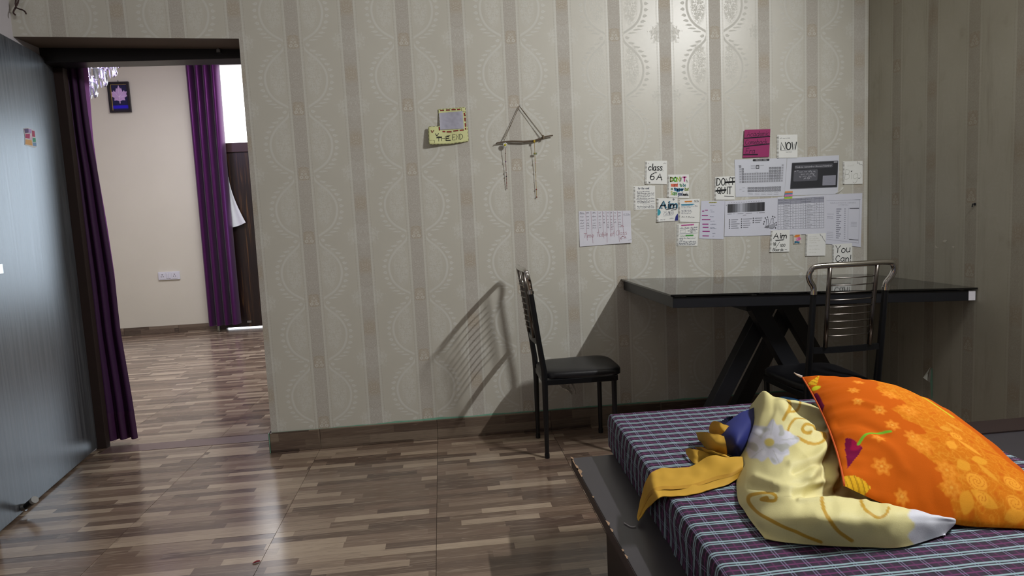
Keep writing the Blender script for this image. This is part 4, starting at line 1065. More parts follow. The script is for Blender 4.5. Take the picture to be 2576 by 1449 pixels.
class Paper:
    def __init__(s, name, label, cat, cor, col='#dcdcd6', holes=False, group='notes and sheets on the wallpaper', layer=0, curl=None, crop=None, torn='#5d564a', lift=.0012):
        sc, ox, oy = crop; w_ = [at(x/sc+ox, y/sc+oy, 1, 0.) for x, y in cor]; s.w = [np.array((p[0], 0, p[2])) for p in w_]
        s.off = -.0016-.0011*layer; s.curl = curl or (lambda a, b: 0.); s.c = sum(s.w)/4; s.c[1] = s.off; s.n = 0
        s.width = np.linalg.norm(s.w[1]-s.w[0]); s.height = np.linalg.norm(s.w[3]-s.w[0])
        g_ = np.linspace(0, 1, 9); F = np.array([[s.pt(a, b, 0.) for b in g_] for a in g_]); mb = MB().grid(F, flip=False); Bk = F.copy(); Bk[..., 1] += .0003; mb.grid(Bk, flip=True)
        key = 'paper_'+col.lstrip('#'); INK.setdefault(key, plain(key, col, .7, .025, 9., .04))
        s.o = mb.build(name, INK[key]); s.o.location = s.c; tag(s.o, label, cat, group)
        if s.o.data.polygons[0].normal.y > 0: s.o.data.flip_normals()
        if holes:
            n = 17; mb = MB(); tw = .0032/s.width
            for i in range(n):
                t = (i+.5)/n; mb.add([s.pt(-tw, t-.011, .0001), s.pt(.0, t-.016, .0001), s.pt(.0, t+.016, .0001), s.pt(-tw, t+.011, .0001)], [(0, 1, 2, 3)])
            mb.build('torn_edge', INK[key], s.o)
            mb = MB()
            for i in range(n):
                t = (i+.5)/n+.5/n; a = .0006/s.width; b_ = .0062/s.width
                mb.add([s.pt(a, t-.013, .0003), s.pt(b_, t-.013, .0003), s.pt(b_, t+.011, .0003), s.pt(a, t+.011, .0003)], [(0, 1, 2, 3)])
            mb.build('punched_holes', ink(torn), s.o)
    def pt(s, a, b, up):
        p = (1-a)*(1-b)*s.w[0]+a*(1-b)*s.w[1]+a*b*s.w[2]+(1-a)*b*s.w[3]
        return (p[0]-s.c[0], -s.curl(min(1, max(0, a)), min(1, max(0, b)))-up, p[2]-s.c[2])
    def up(s): s.n += 1; return .0003+.00004*s.n
    def strokes(s, lines, wid, col, name='handwriting'):
        "wid in metres"
        mb = MB(); u = s.up(); w0 = wid
        for L_ in lines:
            wid = w0*(1.0 if isinstance(L_, ScribLine) else 1.75); L_ = np.asarray(L_)
            q = np.array([[a*s.width, b*s.height] for a, b in L_]); n = len(q)
            if n < 2: continue
            d = np.gradient(q, axis=0); d /= np.maximum(np.linalg.norm(d, axis=1, keepdims=True), 1e-9); nn = np.stack([-d[:, 1], d[:, 0]], -1)*wid/2
            q[0] -= d[0]*wid*.35; q[-1] += d[-1]*wid*.35
            A, B_ = q+nn, q-nn
            mb.grid(np.array([[s.pt(a/s.width, b/s.height, u) for a, b in side_] for side_ in (A, B_)]))
        o = mb.build(name, ink(col), s.o); return o
    def rects(s, lst, col, name='printed_block'):
        mb = MB(); u = s.up()
        for a0, b0_, a1, b1 in lst:
            na = max(2, int((a1-a0)*10)); nb = max(2, int((b1-b0_)*10))
            mb.grid(np.array([[s.pt(a, b, u) for b in np.linspace(b0_, b1, nb)] for a in np.linspace(a0, a1, na)]))
        return mb.build(name, ink(col), s.o)
    def poly(s, pts, col, name='printed_shape'):
        u = s.up(); mb = MB(); c_ = np.mean(pts, axis=0); n = len(pts)
        mb.add([s.pt(c_[0], c_[1], u)]+[s.pt(a, b, u) for a, b in pts], [(0, i+1, (i+1) % n+1) for i in range(n)]); return mb.build(name, ink(col), s.o)
    def rrect(s, a0, b0_, a1, b1, r, col, name='printed_panel'):
        ra, rb = r/s.width, r/s.height; pts = []
        for cx, cy, k in ((a1-ra, b0_+rb, 0), (a1-ra, b1-rb, 1), (a0+ra, b1-rb, 2), (a0+ra, b0_+rb, 3)):
            for i in range(5): an_ = -math.pi/2+k*math.pi/2+i*math.pi/8; pts.append((cx+ra*math.cos(an_), cy+rb*math.sin(an_)))
        return s.poly(pts, col, name)
    def print_(s, items, col, name='printed_text'):
        "items: (text, s0, s1 or None, baseline t, cap height fraction)"
        mb = MB(); u = s.up()
        for text, s0, s1, tb, hc in items:
            cu = bpy.data.curves.new('t', 'FONT'); cu.body = text; cu.resolution_u = 1; ob = bpy.data.objects.new('t', cu); me_ = bpy.data.meshes.new_from_object(ob)
            if not len(me_.vertices): continue
            v_ = np.array([v.co for v in me_.vertices]); xm = v_[:, 0].max(); k = hc/.69
            sw = (s1-s0)/xm if s1 else k*s.height/s.width*.92
            mb.add([s.pt(s0+x*sw, tb-y*k, u) for x, y, z in v_], [tuple(p.vertices) for p in me_.polygons])
            bpy.data.objects.remove(ob); bpy.data.curves.remove(cu); bpy.data.meshes.remove(me_)
        o = mb.build(name, ink(col), s.o); o['kind'] = 'stuff'; return o
C4 = (4.2625, 1440, 300); C5 = (3.813, 1740, 300); C3 = (4.529, 1000, 220)
BK = '#15171a'
sep = np.array
def ln(*p): return np.array(p, float)
def wavy(f): return f
cor_curl = lambda ca, cb, h, r=.35: (lambda a, b: h*max(0., 1-math.hypot(a-ca, b-cb)/r)**1.6)

# class 6th A
p = Paper('notebook_page', "ringbound page lettered 'class 6th A' in black, highest of the left cluster", 'note', [(785, 447), (1013, 444), (1013, 698), (780, 692)], '#eff0ec', True, crop=C4, layer=1, curl=cor_curl(0, 1, .004))
p.strokes(hand('class', .13, .76, .41, .27, .12), .0026, BK)
p.strokes(hand('6', .20, .40, .82, .29, .05)+hand('A', .52, .74, .80, .26, .12), .0026, BK); p.strokes(hand('th', .42, .52, .53, .06), .0012, BK)
p.strokes(hand("'", .12, .14, .2, .1)+hand('"', .76, .84, .26, .16, .2)+hand("'", .8, .83, .52, .1)+[ln((.16, .9), (.20, .98)), ln((.15, .95), (.22, .93)), ln((.73, .82), (.78, .8)), ln((.75, .77), (.76, .86))], .0011, BK)
# don't want to be ...
p = Paper('notebook_page', "ringbound page in many marker colours starting \"DON'T want to be\"", 'note', [(1025, 595), (1247, 592), (1250, 845), (1018, 840)], '#eff0ec', True, crop=C4, layer=1)
for chx, a, c_ in (('D', .12, '#7f8a3a'), ('O', .28, '#58a83a'), ('N', .43, '#a9c23a'), ('T', .72, '#c84a9a')): p.strokes(hand(chx, a, a+.13, .29, .17), .0042, c_, 'coloured_letter')
p.strokes([ln((.58, .13), (.62, .28)), ln((.62, .12), (.58, .29)), ln((.66, .12), (.6, .3))]+hand("'", .56, .58, .16, .08)+[ln((.13, .1), (.09, .16)), ln((.88, .22), (.95, .34), (.89, .33), (.88, .22))], .0009, BK)
p.rects([(.14, .40, .47, .52)], '#e8896a', 'highlight'); p.strokes(hand('want', .16, .46, .51, .15, .1), .0013, '#c8423a')
p.strokes(hand('to', .56, .66, .51, .13), .0016, '#2e8a4a'); p.strokes(hand('be', .72, .84, .51, .13), .0014, '#2b7f8a'); p.strokes(hand('a', .15, .22, .66, .11), .0016, '#2e8a5a')
p.strokes(hand('topper', .30, .73, .69, .13, .1), .0032, '#2f7fb0'); p.strokes(hand('but', .80, .97, .68, .13, .1), .0017, '#8aa030')
p.strokes(hand('S', .15, .21, .88, .15), .0017, '#b8c23a'); p.strokes(hand('core', .23, .42, .89, .2, .05), .0016, '#55a84a'); p.strokes(hand('good', .48, .68, .90, .16), .0014, '#38507a'); p.strokes(hand('marks.', .72, .96, .90, .12), .0013, '#2a2d33')
# lined note on the far left
p = Paper('notebook_page', 'ringbound page filled with small cursive lines, left of the coloured page', 'note', [(658, 718), (885, 713), (890, 965), (662, 972)], '#eff0ec', True, crop=C4, layer=0, torn='#6d6457')
p.strokes(hand('for the week', .18, .72, .14, .09, .2), .0008, '#3a3f58')
L_ = []
for i, t in enumerate((.26, .33, .40, .47, .54, .66, .72, .88, .94)): L_ += scrib(.13, .97 if i % 3 else .75, t, .045, 5, i)
p.strokes(L_, .0008, '#34384e', 'cursive_lines'); p.strokes([ln((.1, .57), (.97, .56)), ln((.4, .77), (.55, .76), (.7, .775), (.85, .76), (.98, .77))], .0006, '#6a6d80', 'rule')
# Aim 75/100
p = Paper('notebook_page', "ringbound page lettered 'Aim 75/100' with teal and blue corners", 'note', [(908, 845), (1125, 845), (1130, 1088), (905, 1100)], '#eff0ec', True, crop=C4, layer=2, torn='#4c4a48', curl=cor_curl(0, 1, .004))
p.poly([(.02, .46)]+[(.02+.15*math.sin(a), .60-.145*math.cos(a)) for a in np.linspace(0, math.pi, 12)], '#3aa0b0', 'teal_shape')
p.poly([(1, .68), (.93, .74), (.88, .82), (.84, .99), (1, .99)], '#262b7d', 'blue_shape')
p.strokes([L_+np.array((.02, -.01)) for L_ in hand('Aim', .12, .93, .44, .30, .08, .1)], .0046, '#3f86a3', 'letter_shade'); p.strokes(hand('Aim', .10, .92, .45, .30, .08, .1), .0031, '#131a2e')
p.strokes([ln((.42, .50), (.88, .42)), ln((.68, .53), (.92, .50))], .0022, '#151b2c', 'underline'); p.strokes(hand('75/100', .28, .78, .72, .14, .1), .0010, '#9a9aa6'); p.strokes(hand('1', .55, .58, .72, .14), .0014, '#222836')
p.strokes([ln((.3, .77), (.72, .75))]+scrib(.15, .42, .93, .06, 2, 5)+scrib(.6, .82, .90, .05, 1, 6), .0007, '#9a9aa6', 'pencil_lines'); p.strokes([ln((.77, .05), (.8, .03), (.83, .06), (.8, .1), (.77, .05)), ln((.2, .42), (.23, .4), (.25, .44), (.21, .46), (.2, .42))], .0018, '#20264d', 'dot')
# orange heading note
p = Paper('notebook_page', 'ringbound page with orange heading and blue highlighted line', 'note', [(1138, 862), (1362, 853), (1362, 1105), (1140, 1100)], '#eff0ec', True, crop=C4, layer=1)
p.rects([(.28, .07, .64, .13)], '#e79a4c', 'highlight'); p.strokes(scrib(.30, .62, .125, .05, 2, 2), .0008, '#8a3a1c'); p.strokes([ln((.12, .24), (.74, .23)), ln((.14, .26), (.66, .255)), ln((.12, .22), (.7, .215))], .0018, '#4aa0c4', 'highlight')
L_ = []
for i, (t, e) in enumerate(((.32, .94), (.38, .6), (.50, .62), (.57, .66), (.64, .6))): L_ += scrib(.12, e, t, .045, 4, i+20)
p.strokes(L_, .0007, '#6a7184', 'cursive_lines'); p.strokes(scrib(.12, .78, .80, .06, 4, 31)+scrib(.74, .97, .08, .04, 2, 3)+scrib(.74, .97, .13, .03, 2, 4), .0008, '#5c5f63', 'cursive_lines')
# pink / green heading note
p = Paper('notebook_page', 'ringbound page with pink and green headings, lowest of the left cluster', 'note', [(1125, 1125), (1352, 1108), (1338, 1358), (1121, 1355)], '#eff0ec', True, crop=C4, layer=1, torn='#57503f')
p.rects([(.17, .04, .78, .10)], '#d063a8', 'highlight'); p.strokes(scrib(.2, .74, .095, .05, 2, 9), .0008, '#8a2a6a'); p.rects([(.40, .51, .78, .57)], '#5fb357', 'highlight'); p.strokes(scrib(.12, .76, .565, .055, 3, 12), .0009, '#2a7a3a')
L_ = []
for i, (a, e, t) in enumerate(((.1, .97, .22), (.6, .97, .30), (.5, .9, .36), (.62, .74, .42), (.1, .9, .68), (.12, .3, .75), (.08, .95, .83), (.08, .96, .89), (.08, .9, .95))): L_ += scrib(a, e, t, .05, 4, i+40)
p.strokes(L_, .0009, '#3f4a63', 'cursive_lines'); p.strokes([ln((.14, .28), (.38, .27), (.38, .42), (.14, .42), (.14, .28)), ln((.05, .46), (.98, .44))], .0007, '#6a7a8a', 'rule')
# time table
def ttcurl(a, b): return .007*max(0., b-.6)**1.3+.006*max(0., 1-math.hypot(a-1, b-1)/.5)
p = Paper('timetable_sheet', "handwritten sheet reading 'Time Table of Class 6th A' in red", 'paper', [(66, 985), (622, 980), (632, 1322), (78, 1366)], '#dddde6', crop=C4, layer=0, curl=ttcurl)
p.strokes([ln((x, .01), (x+.004, .5), (x+.012+.01*math.sin(i), .84+.1*math.sin(i*2))) for i, x in enumerate((.135, .235, .36, .455, .525, .60, .665, .745, .84))], .0007, '#a2687e', 'column_rule')
L_ = []
for r_i, t in enumerate((.07, .17, .27, .36, .43, .50)):
    for ci_, (a, e) in enumerate(((.02, .11), (.145, .21), (.26, .345), (.38, .44), (.47, .51), (.54, .59), (.61, .655), (.675, .735), (.755, .825))):
        if r_i > 3 and ci_ in (4, 7): continue
        L_ += scrib(a, e, t, .035, 1, r_i*10+ci_)
p.strokes(L_, .0009, '#4a3f52', 'cell_writing'); p.strokes(scrib(.855, .99, .12, .03, 2, 3)+[ln((.86, .16), (.99, .13)), ln((.93, .92), (.995, .90)), ln((.02, .085), (.12, .085))], .0007, '#4a4c66', 'cell_writing')
p.strokes(hand('Time', .08, .27, .76, .12, .1)+hand('Table', .33, .54, .75, .13, .1)+hand('of', .59, .66, .76, .13, .1)+hand('Class', .70, .91, .74, .14, .1), .0008, '#a05a6a'); p.strokes(hand('6', .78, .81, .87, .08, .2)+hand('A', .85, .89, .86, .08, .2)+hand('th', .82, .845, .80, .03)+[ln((.62, .50), (.66, .47)), ln((.6, .55), (.65, .55))], .0010, '#8f4657')
p.strokes([ln((.80, .47), (.84, .44), (.85, .48), (.83, .50), (.80, .47)), ln((.81, .44), (.86, .49))], .0008, '#b05c70', 'doodle')
# magenta bars sheet
p = Paper('reading_sheet', 'pale sheet with seven magenta highlighted lines', 'paper', [(90, 785), (318, 780), (305, 1150), (70, 1145)], '#d6d8e6', crop=C5, layer=0)
p.rects([(.33, .025, .66, .06)], '#cfcb86', 'highlight'); p.strokes(scrib(.34, .65, .055, .026, 1, 4), .0010, '#5a5a3a'); p.strokes(scrib(.38, .62, .125, .02, 2, 1), .0006, '#9a9aac', 'faint_lines')
p.rects([(.06, .255, .15, .28), (.18, .235, .30, .255), (.06, .37, .31, .395), (.07, .48, .42, .505), (.10, .60, .35, .625), (.12, .685, .36, .71), (.12, .79, .42, .815), (.13, .91, .39, .935)], '#a02f84', 'magenta_bar')
L_ = []
for i, (a, e, t) in enumerate(((.40, .5, .25), (.42, .58, .30), (.40, .56, .42), (.42, .6, .54), (.42, .68, .62), (.42, .62, .71), (.42, .70, .73), (.54, .66, .86), (.54, .62, .93))): L_ += scrib(a, e, t, .018, 2, i+60)
p.strokes(L_, .0006, '#8f93a8', 'faint_lines')
# DON'T QUIT
p = Paper('notebook_page', "ringbound page lettered \"DON'T QUIT\" with part struck out to leave 'DO IT'", 'note', [(226, 553), (412, 545), (410, 772), (219, 772)], '#eff0ec', True, crop=C5, layer=1)
p.strokes(hand('DON', .08, .72, .38, .30)+hand('T', .80, .98, .36, .28)+hand("'", .76, .78, .1, .06), .0026, BK); p.strokes([ln((.50, .24), (.99, .22)), ln((.5, .27), (.98, .255)), ln((.05, .60), (.56, .56)), ln((.04, .63), (.55, .60))], .0030, BK, 'strike_through')
p.strokes(hand('QU', .12, .50, .72, .27)+hand('IT', .60, .84, .76, .30), .0024, BK); p.strokes([ln((.48, .84), (.95, .86))], .0016, BK, 'underline')
# periodic table sheet
p = Paper('periodic_table_sheet', 'printed white sheet with a grey periodic table', 'paper', [(410, 388), (912, 371), (888, 735), (420, 746)], '#d9dce6', crop=C5, layer=0)
p.rrect(.345, .005, .665, .062, .005, '#2b2b30'); p.print_([('PERIODIC TABLE', .40, .62, .048, .032)], '#d8d8de')
def cellxy(c, r): return (.082+c*.0485, .162+r*.068)
A_, B2, C2 = [], [], []
for r in range(7):
    for c in range(18):
        if r == 0 and c not in (0, 17): continue
        if r in (1, 2) and 2 <= c <= 11: continue
        a, b = cellxy(c, r)
        q = (a, b, a+.041, b+.056)
        (A_ if (c == 1 or (12 <= c <= 16 and r < 6) or (c == 0 and r == 0)) else (C2 if (c == 17 or c == 0) else B2)).append(q)
F_ = [(.245+i*.0485, .745+k*.072, .245+i*.0485+.042, .745+k*.072+.058) for k in range(2) for i in range(14)]
p.rects(A_+F_, '#77787f', 'dark_cell'); p.rects(B2, '#a9abb4', 'grey_cell'); p.rects(C2, '#babcc6', 'pale_cell')
p.rects([(a+.010, b+.014, e-.010, f-.012) for a, b, e, f in A_+F_], '#a9abb4', 'cell_symbol'); p.rects([(a+.012, b+.016, e-.014, f-.022) for a, b, e, f in B2+C2], '#8e9099', 'cell_symbol')
p.rects([(.405, .165, .47, .265)], '#55565c', 'key_cell'); p.rects([(.418, .19, .457, .24)], '#c5c7d0', 'cell_symbol')
p.strokes([ln((.31, t), (.39, t)) for t in (.175, .205, .235, .255)]+[ln((.49, .18), (.56, .178)), ln((.07, .16), (.11, .158)), ln((.4, .35), (.44, .35)), ln((.08, .80), (.12, .8)), ln((.14, .76), (.19, .76)), ln((.14, .85), (.18, .85))]+[ln((.26+i*.13, .91+k*.04), (.35+i*.13, .908+k*.04)) for i in range(5) for k in range(2)], .0008, '#9a9ca6', 'caption_line')
# trick sheet
p = Paper('revision_sheet', "printed sheet with dark panel titled 'Trick to remember Atomic Number'", 'paper', [(915, 371), (1413, 345), (1400, 716), (888, 735)], '#d9dce6', crop=C5, layer=0)
p.rrect(.095, .135, .985, .83, .004, '#66676e'); p.rrect(.103, .150, .978, .812, .003, '#303136'); p.rrect(.155, .205, .885, .305, .006, '#55565d'); p.print_([('Trick to remember Atomic Number', .165, .865, .278, .045)], '#d6d6de')
p.rrect(.145, .335, .60, .63, .006, '#5d5e66'); p.rrect(.70, .51, .95, .765, .001, '#9b9ca8')
p.strokes(scrib(.24, .58, .40, .05, 4, 1)+scrib(.28, .56, .46, .045, 3, 2)+scrib(.25, .585, .52, .05, 4, 3)+scrib(.34, .48, .58, .045, 2, 4)+[ln((.16, .37), (.18, .36)), ln((.2, .355), (.23, .353))], .0012, '#c9c9d2', 'script_lines'); p.strokes([ln((.71, .53+i*.024), (.94, .525+i*.024)) for i in range(10)], .0004, '#86879a', 'panel_lines'); p.rects([(.90, .16, .97, .185)], '#b9bac2', 'tab_mark')
# chart with grey scale
p = Paper('scale_chart_sheet', 'printed sheet with a grey shaded scale bar and small flasks', 'paper', [(318, 785), (825, 752), (822, 1110), (312, 1125)], '#dadce8', crop=C5, layer=1)
sh = ['#47474b', '#47474b', '#5f6066', '#7d7f87', '#a3a6b0', '#b9bcc7', '#9b9da6', '#7f8189', '#5e5f65', '#4c4d52', '#4a4b50', '#55565c', '#3d3d41', '#48484d', '#34343a']
for i, c_ in enumerate(sh): a = .05+i*.0465; p.rects([(a, .095, a+.0466, .335)], c_, 'scale_step')
p.rects([(.07+i*.0465, .055, .085+i*.0465, .068) for i in range(14)]+[(.05, .365, .13, .377), (.16, .367, .18, .377), (.24, .368, .35, .38), (.39, .37, .51, .382), (.60, .372, .62, .382), (.64, .372, .75, .384), (.34, .415, .40, .427), (.02, .11, .035, .13)], '#8c8e98', 'scale_caption')
dots, caps = [], []
for c_i, (a, n_) in enumerate(((.09, 5), (.315, 5), (.535, 3))):
    for k in range(n_): t = .535+k*.058-.008*c_i; dots.append((a, t)); caps.append((a+.03, t-.006, a+.03+(.10, .07, .13, .09, .11)[(k+c_i*2) % 5]+.03, t+.008))
mb_ = []
for a, t in dots: p.poly([(a+.013*math.cos(k)*.8, t+.018*math.sin(k)) for k in np.linspace(0, 2*math.pi, 9)[:-1]], '#4b4c52', 'legend_dot')
p.rects(caps, '#90929c', 'legend_text')
fx = lambda pts: [(a, b) for a, b in pts]
p.strokes([ln((.78, .56), (.79, .68), (.75, .78), (.82, .80), (.83, .69), (.815, .56)), ln((.875, .56), (.865, .66)), ln((.915, .56), (.91, .66)), cr1(np.array([(.865, .66), (.83, .72), (.84, .80), (.90, .82), (.95, .76), (.94, .69), (.91, .66)]), 4), ln((.86, .72), (.92, .70)), ln((.77, .56), (.82, .555)), ln((.87, .555), (.92, .55))], .0009, '#66676e', 'flask_drawing')
p.poly([(.84, .72), (.95, .70), (.945, .77), (.90, .815), (.85, .79)], '#a7a9b3', 'flask_liquid'); p.poly([(.775, .74), (.82, .73), (.82, .80), (.75, .79)], '#7b7c84', 'flask_liquid')
p.strokes([ln((a, b), (a+.006, b+.012)) for a, b in ((.76, .52), (.80, .50), (.90, .49), (.94, .51), (.965, .66), (.97, .72), (.73, .68), (.74, .62), (.955, .8))], .0030, '#55565c', 'flask_bubble')['kind'] = 'stuff'
# element table
p = Paper('element_table_sheet', 'printed sheet with a ruled table of twenty elements', 'paper', [(822, 748), (1282, 722), (1282, 1098), (820, 1112)], '#dbdde8', crop=C5, layer=2)
cx_ = [.008, .122, .262, .378, .478, .578, .757, .86, .962]; y0_, y1_ = .055, .845
p.rects([(cx_[0], y0_, cx_[-1], y0_+.135)], '#a3a5b3', 'table_head'); rows_t = [y0_, y0_+.135]+[y0_+.135+(y1_-y0_-.135)*(i+1)/10 for i in range(10)]
p.strokes([ln((x_, y0_), (x_, y1_)) for x_ in cx_]+[ln((cx_[0], t), (cx_[-1], t)) for t in rows_t], .0007, '#6f7180', 'table_rule')
n1_ = ['Hydrogen', 'Helium', 'Lithium', 'Beryllium', 'Boron', 'Carbon', 'Nitrogen', 'Oxygen', 'Fluorine', 'Neon']; s1_ = ['H', 'He', 'Li', 'Be', 'B', 'C', 'N', 'O', 'F', 'Ne']; n2_ = ['Sodium', 'Magnesium', 'Aluminium', 'Silicon', 'Phosphorus', 'Sulphur', 'Chlorine', 'Argon', 'Potassium', 'Calcium']; s2_ = ['Na', 'Mg', 'Al', 'Si', 'P', 'S', 'Cl', 'Ar', 'K', 'Ca']
v1_ = [1, 0, 1, 2, 3, 4, 3, 2, 1, 0]; v2_ = [1, 2, 3, 4, 5, 2, 1, 0, 1, 2]; it = []
for i in range(10):
    t = rows_t[i+2]-.018; h_c = .028
    it += [(str(i+1), .055, None, t, h_c), (n1_[i], .14, None, t, h_c), (s1_[i], .305, None, t, h_c), (str(v1_[i]), .42, None, t, h_c), (str(i+11), .515, None, t, h_c), (n2_[i], .60, None, t, h_c), (s2_[i], .79, None, t, h_c), (str(v2_[i]), .905, None, t, h_c)]
for a, (l1, l2) in zip((.015, .135, .27, .385, .484, .59, .765, .866), (('Atomic', 'number'), ('Name of', 'element'), ('Symbol', ''), ('Valency', ''), ('Atomic', 'number'), ('Name of', 'element'), ('Symbol', ''), ('Valency', ''))):
    it.append((l1, a, None, y0_+.05, .032))
    if l2: it.append((l2, a, None, y0_+.11, .032))
p.print_(it, '#3b3d48')
# sheet at the right end
p = Paper('activity_sheet', 'printed sheet with a faint list and empty side box, nearest the corner', 'paper', [(1284, 722), (1634, 709), (1620, 1225), (1282, 1196)], '#dadce8', crop=C5, layer=1)
p.strokes([ln((.80, .12), (.95, .118)), ln((.02, .125), (.95, .12)), ln((.93, .12), (.93, .93)), ln((.62, .28), (.93, .27)), ln((.62, .28), (.62, .87)), ln((.62, .865), (.93, .872)), ln((.02, .90), (.93, .93))], .0006, '#8b8d9c', 'rule'); p.rects([(.66, .275, .92, .288), (.66, .868, .92, .880)], '#3f404a', 'box_bar')
p.print_([('REACTIVITY SERIES', .12, .82, .185, .024), ('OF METALS', .34, .62, .225, .022)], '#b3b5c2')
it = [(.29, .285+i*.0405, .43-(i % 3)*.03, .30+i*.0405) for i in range(15)]; p.rects(it, '#8d8fa0', 'list_entry'); p.rects([(.51, .285+i*.0405, .55, .298+i*.0405) for i in range(15)], '#9c9eae', 'list_entry')
p.rects([(.03, .39, .22, .398), (.03, .44, .2, .448), (.03, .47, .21, .478)]+[(.03, .75+i*.035, .21, .757+i*.035) for i in range(4)]+[(.70, .54+i*.025, .87, .547+i*.025) for i in range(4)], '#b4b6c4', 'faint_text')
# magenta sticky
p = Paper('sticky_note', "magenta note lettered 'Academic Comeback Era'", 'note', [(500, 103), (752, 95), (738, 360), (487, 370)], '#a02f6a', crop=C5, layer=2, curl=lambda a, b: .006*(1-b)*(1-a)+.002*b)
p.strokes(hand('Academic', .10, .95, .24, .17, .15), .0013, '#3d1236'); p.strokes(hand('Comeback', .05, .88, .53, .17, .15), .0013, '#3d1236'); p.strokes(hand('Era', .09, .44, .85, .18, .1), .0014, '#3d1236')
p.strokes([ln((.02, .305), (.99, .265)), ln((.02, .60), (.98, .535)), ln((.02, .895), (.55, .905))], .0034, '#1c1026', 'underline')
# NOW
p = Paper('notebook_page', "ringbound page lettered 'NOW' in large black capitals", 'note', [(820, 150), (1010, 147), (1012, 370), (819, 372)], '#eff0ec', True, crop=C5, layer=2)
p.strokes(hand('NOW', .17, .94, .64, .31, .04), .0031, BK); p.strokes(scrib(.12, .66, .17, .05, 4, 2)+[ln((.15, .68), (.9, .66))]+scrib(.42, .74, .76, .03, 3, 7), .0007, '#7d7f80', 'pencil_writing')['kind'] = 'stuff'
# Big
p = Paper('notebook_page', "ringbound page with faint pencilled 'Big :)', nearest the corner", 'note', [(1451, 405), (1637, 400), (1637, 620), (1450, 625)], '#eff0ec', True, crop=C5, layer=1)
p.strokes(hand('Big', .08, .72, .78, .42, .12), .0008, '#a6a69c', 'pencil_writing'); p.strokes(hand(':)', .80, .92, .76, .26), .0007, '#98988e', 'pencil_writing'); p.strokes([ln((.41, .43), (.43, .45)), ln((.80, .75), (.82, .76))], .0026, '#3a3a3a', 'dot'); p.strokes(cr1(np.array([(.72, .02), (.74, .10), (.82, .08), (.86, .16), (.94, .15), (.99, .19)]), 5)[None], .0016, '#a9a9a8', 'corner_doodle'); p.strokes(scrib(.2, .6, .22, .08, 2, 8), .0004, '#c0c0b4', 'pencil_writing')
# rainbow sticker
p = Paper('rainbow_sticker', 'small sticker with rainbow stripes between the printed sheets', 'sticker', [(892, 692), (965, 688), (960, 760), (883, 765)], '#e0b064', crop=C5, layer=3)
for i, c_ in enumerate(('#e8a050', '#d98a5a', '#4a9ab8', '#e07ab0', '#d884b8', '#7fc25a', '#c9d84a')): p.rects([(.0, i/7, 1, (i+1)/7)], c_, 'stripe')
p.strokes(scrib(.1, .9, .3, .1, 2, 4)+scrib(.1, .9, .75, .1, 2, 5), .0006, '#4a6a8a', 'squiggle')
# Aim 98/100
p = Paper('notebook_page', "ringbound page lettered 'Aim 98/100' below the printed sheets", 'note', [(760, 1065), (937, 1060), (932, 1270), (746, 1275)], '#eff0ec', True, crop=C5, layer=3)
p.strokes(hand('Aim', .15, .82, .38, .24, .05), .0027, BK); p.strokes([ln((.25, .46), (.70, .43)), ln((.27, .49), (.66, .465))], .0016, BK, 'underline'); p.strokes(hand('98', .12, .28, .72, .15, .1)+hand('/', .28, .48, .80, .24)+hand('100', .50, .76, .76, .12, .1)+hand('Boards -', .14, .86, .95, .13, .15), .0013, '#22241f')
# splash sticker
p = Paper('splash_sticker', 'small orange pink and blue sticker below the element table', 'sticker', [(970, 1108), (1046, 1106), (1046, 1192), (972, 1194)], '#d9d2c4', crop=C5, layer=3)
p.poly([(.05, .25), (.3, .02), (.85, .0), (.8, .22), (.45, .3)], '#e58a3c', 'orange_part'); p.poly([(.45, .35), (.75, .25), (.98, .4), (.85, .62), (.5, .7), (.3, .6)], '#e06aa8', 'pink_part'); p.poly([(.15, .7), (.5, .72), (.85, .8), (.7, .98), (.4, .9), (.1, .98)], '#2f6f8f', 'blue_part'); p.poly([(.35, .45), (.6, .4), (.62, .55), (.4, .6)], '#f0a0c8', 'pink_part')
# faint note
p = Paper('notebook_page', 'ringbound page with faint pencil lines and a torn wavy edge, below the element table', 'note', [(1096, 1100), (1282, 1092), (1276, 1308), (1089, 1310)], '#eff0ec', True, crop=C5, layer=3)
p.strokes([s_ for i, t in enumerate((.15, .24, .33, .42, .56, .72, .86)) for s_ in scrib(.15, .55+.1*(i % 3), t, .045, 3, i+80)], .0004, '#bdbcae', 'pencil_lines'); p.strokes([cr1(np.array([(.70, .02), (.74, .10), (.82, .13), (.85, .22), (.92, .30), (.99, .40)]), 5)], .0014, '#87878c', 'wavy_line')
# You Can!
p = Paper('notebook_page', "ringbound page lettered 'You Can!' behind the chair back", 'note', [(1349, 1200), (1533, 1187), (1533, 1392), (1349, 1392)], '#eff0ec', True, crop=C5, layer=3)
p.strokes(hand('You', .12, .88, .42, .34, .08), .0022, BK); p.strokes(hand('Can!', .14, .92, .86, .30, .05), .0022, BK)
# strip of clear tape
p = Paper('tape_strip', 'thin curled strip of white tape between the corner pages', 'tape', [(1376, 712), (1446, 650), (1454, 657), (1388, 716)], '#d9d9d2', crop=C5, layer=2, curl=lambda a, b: .006*a*(1-a)*4)

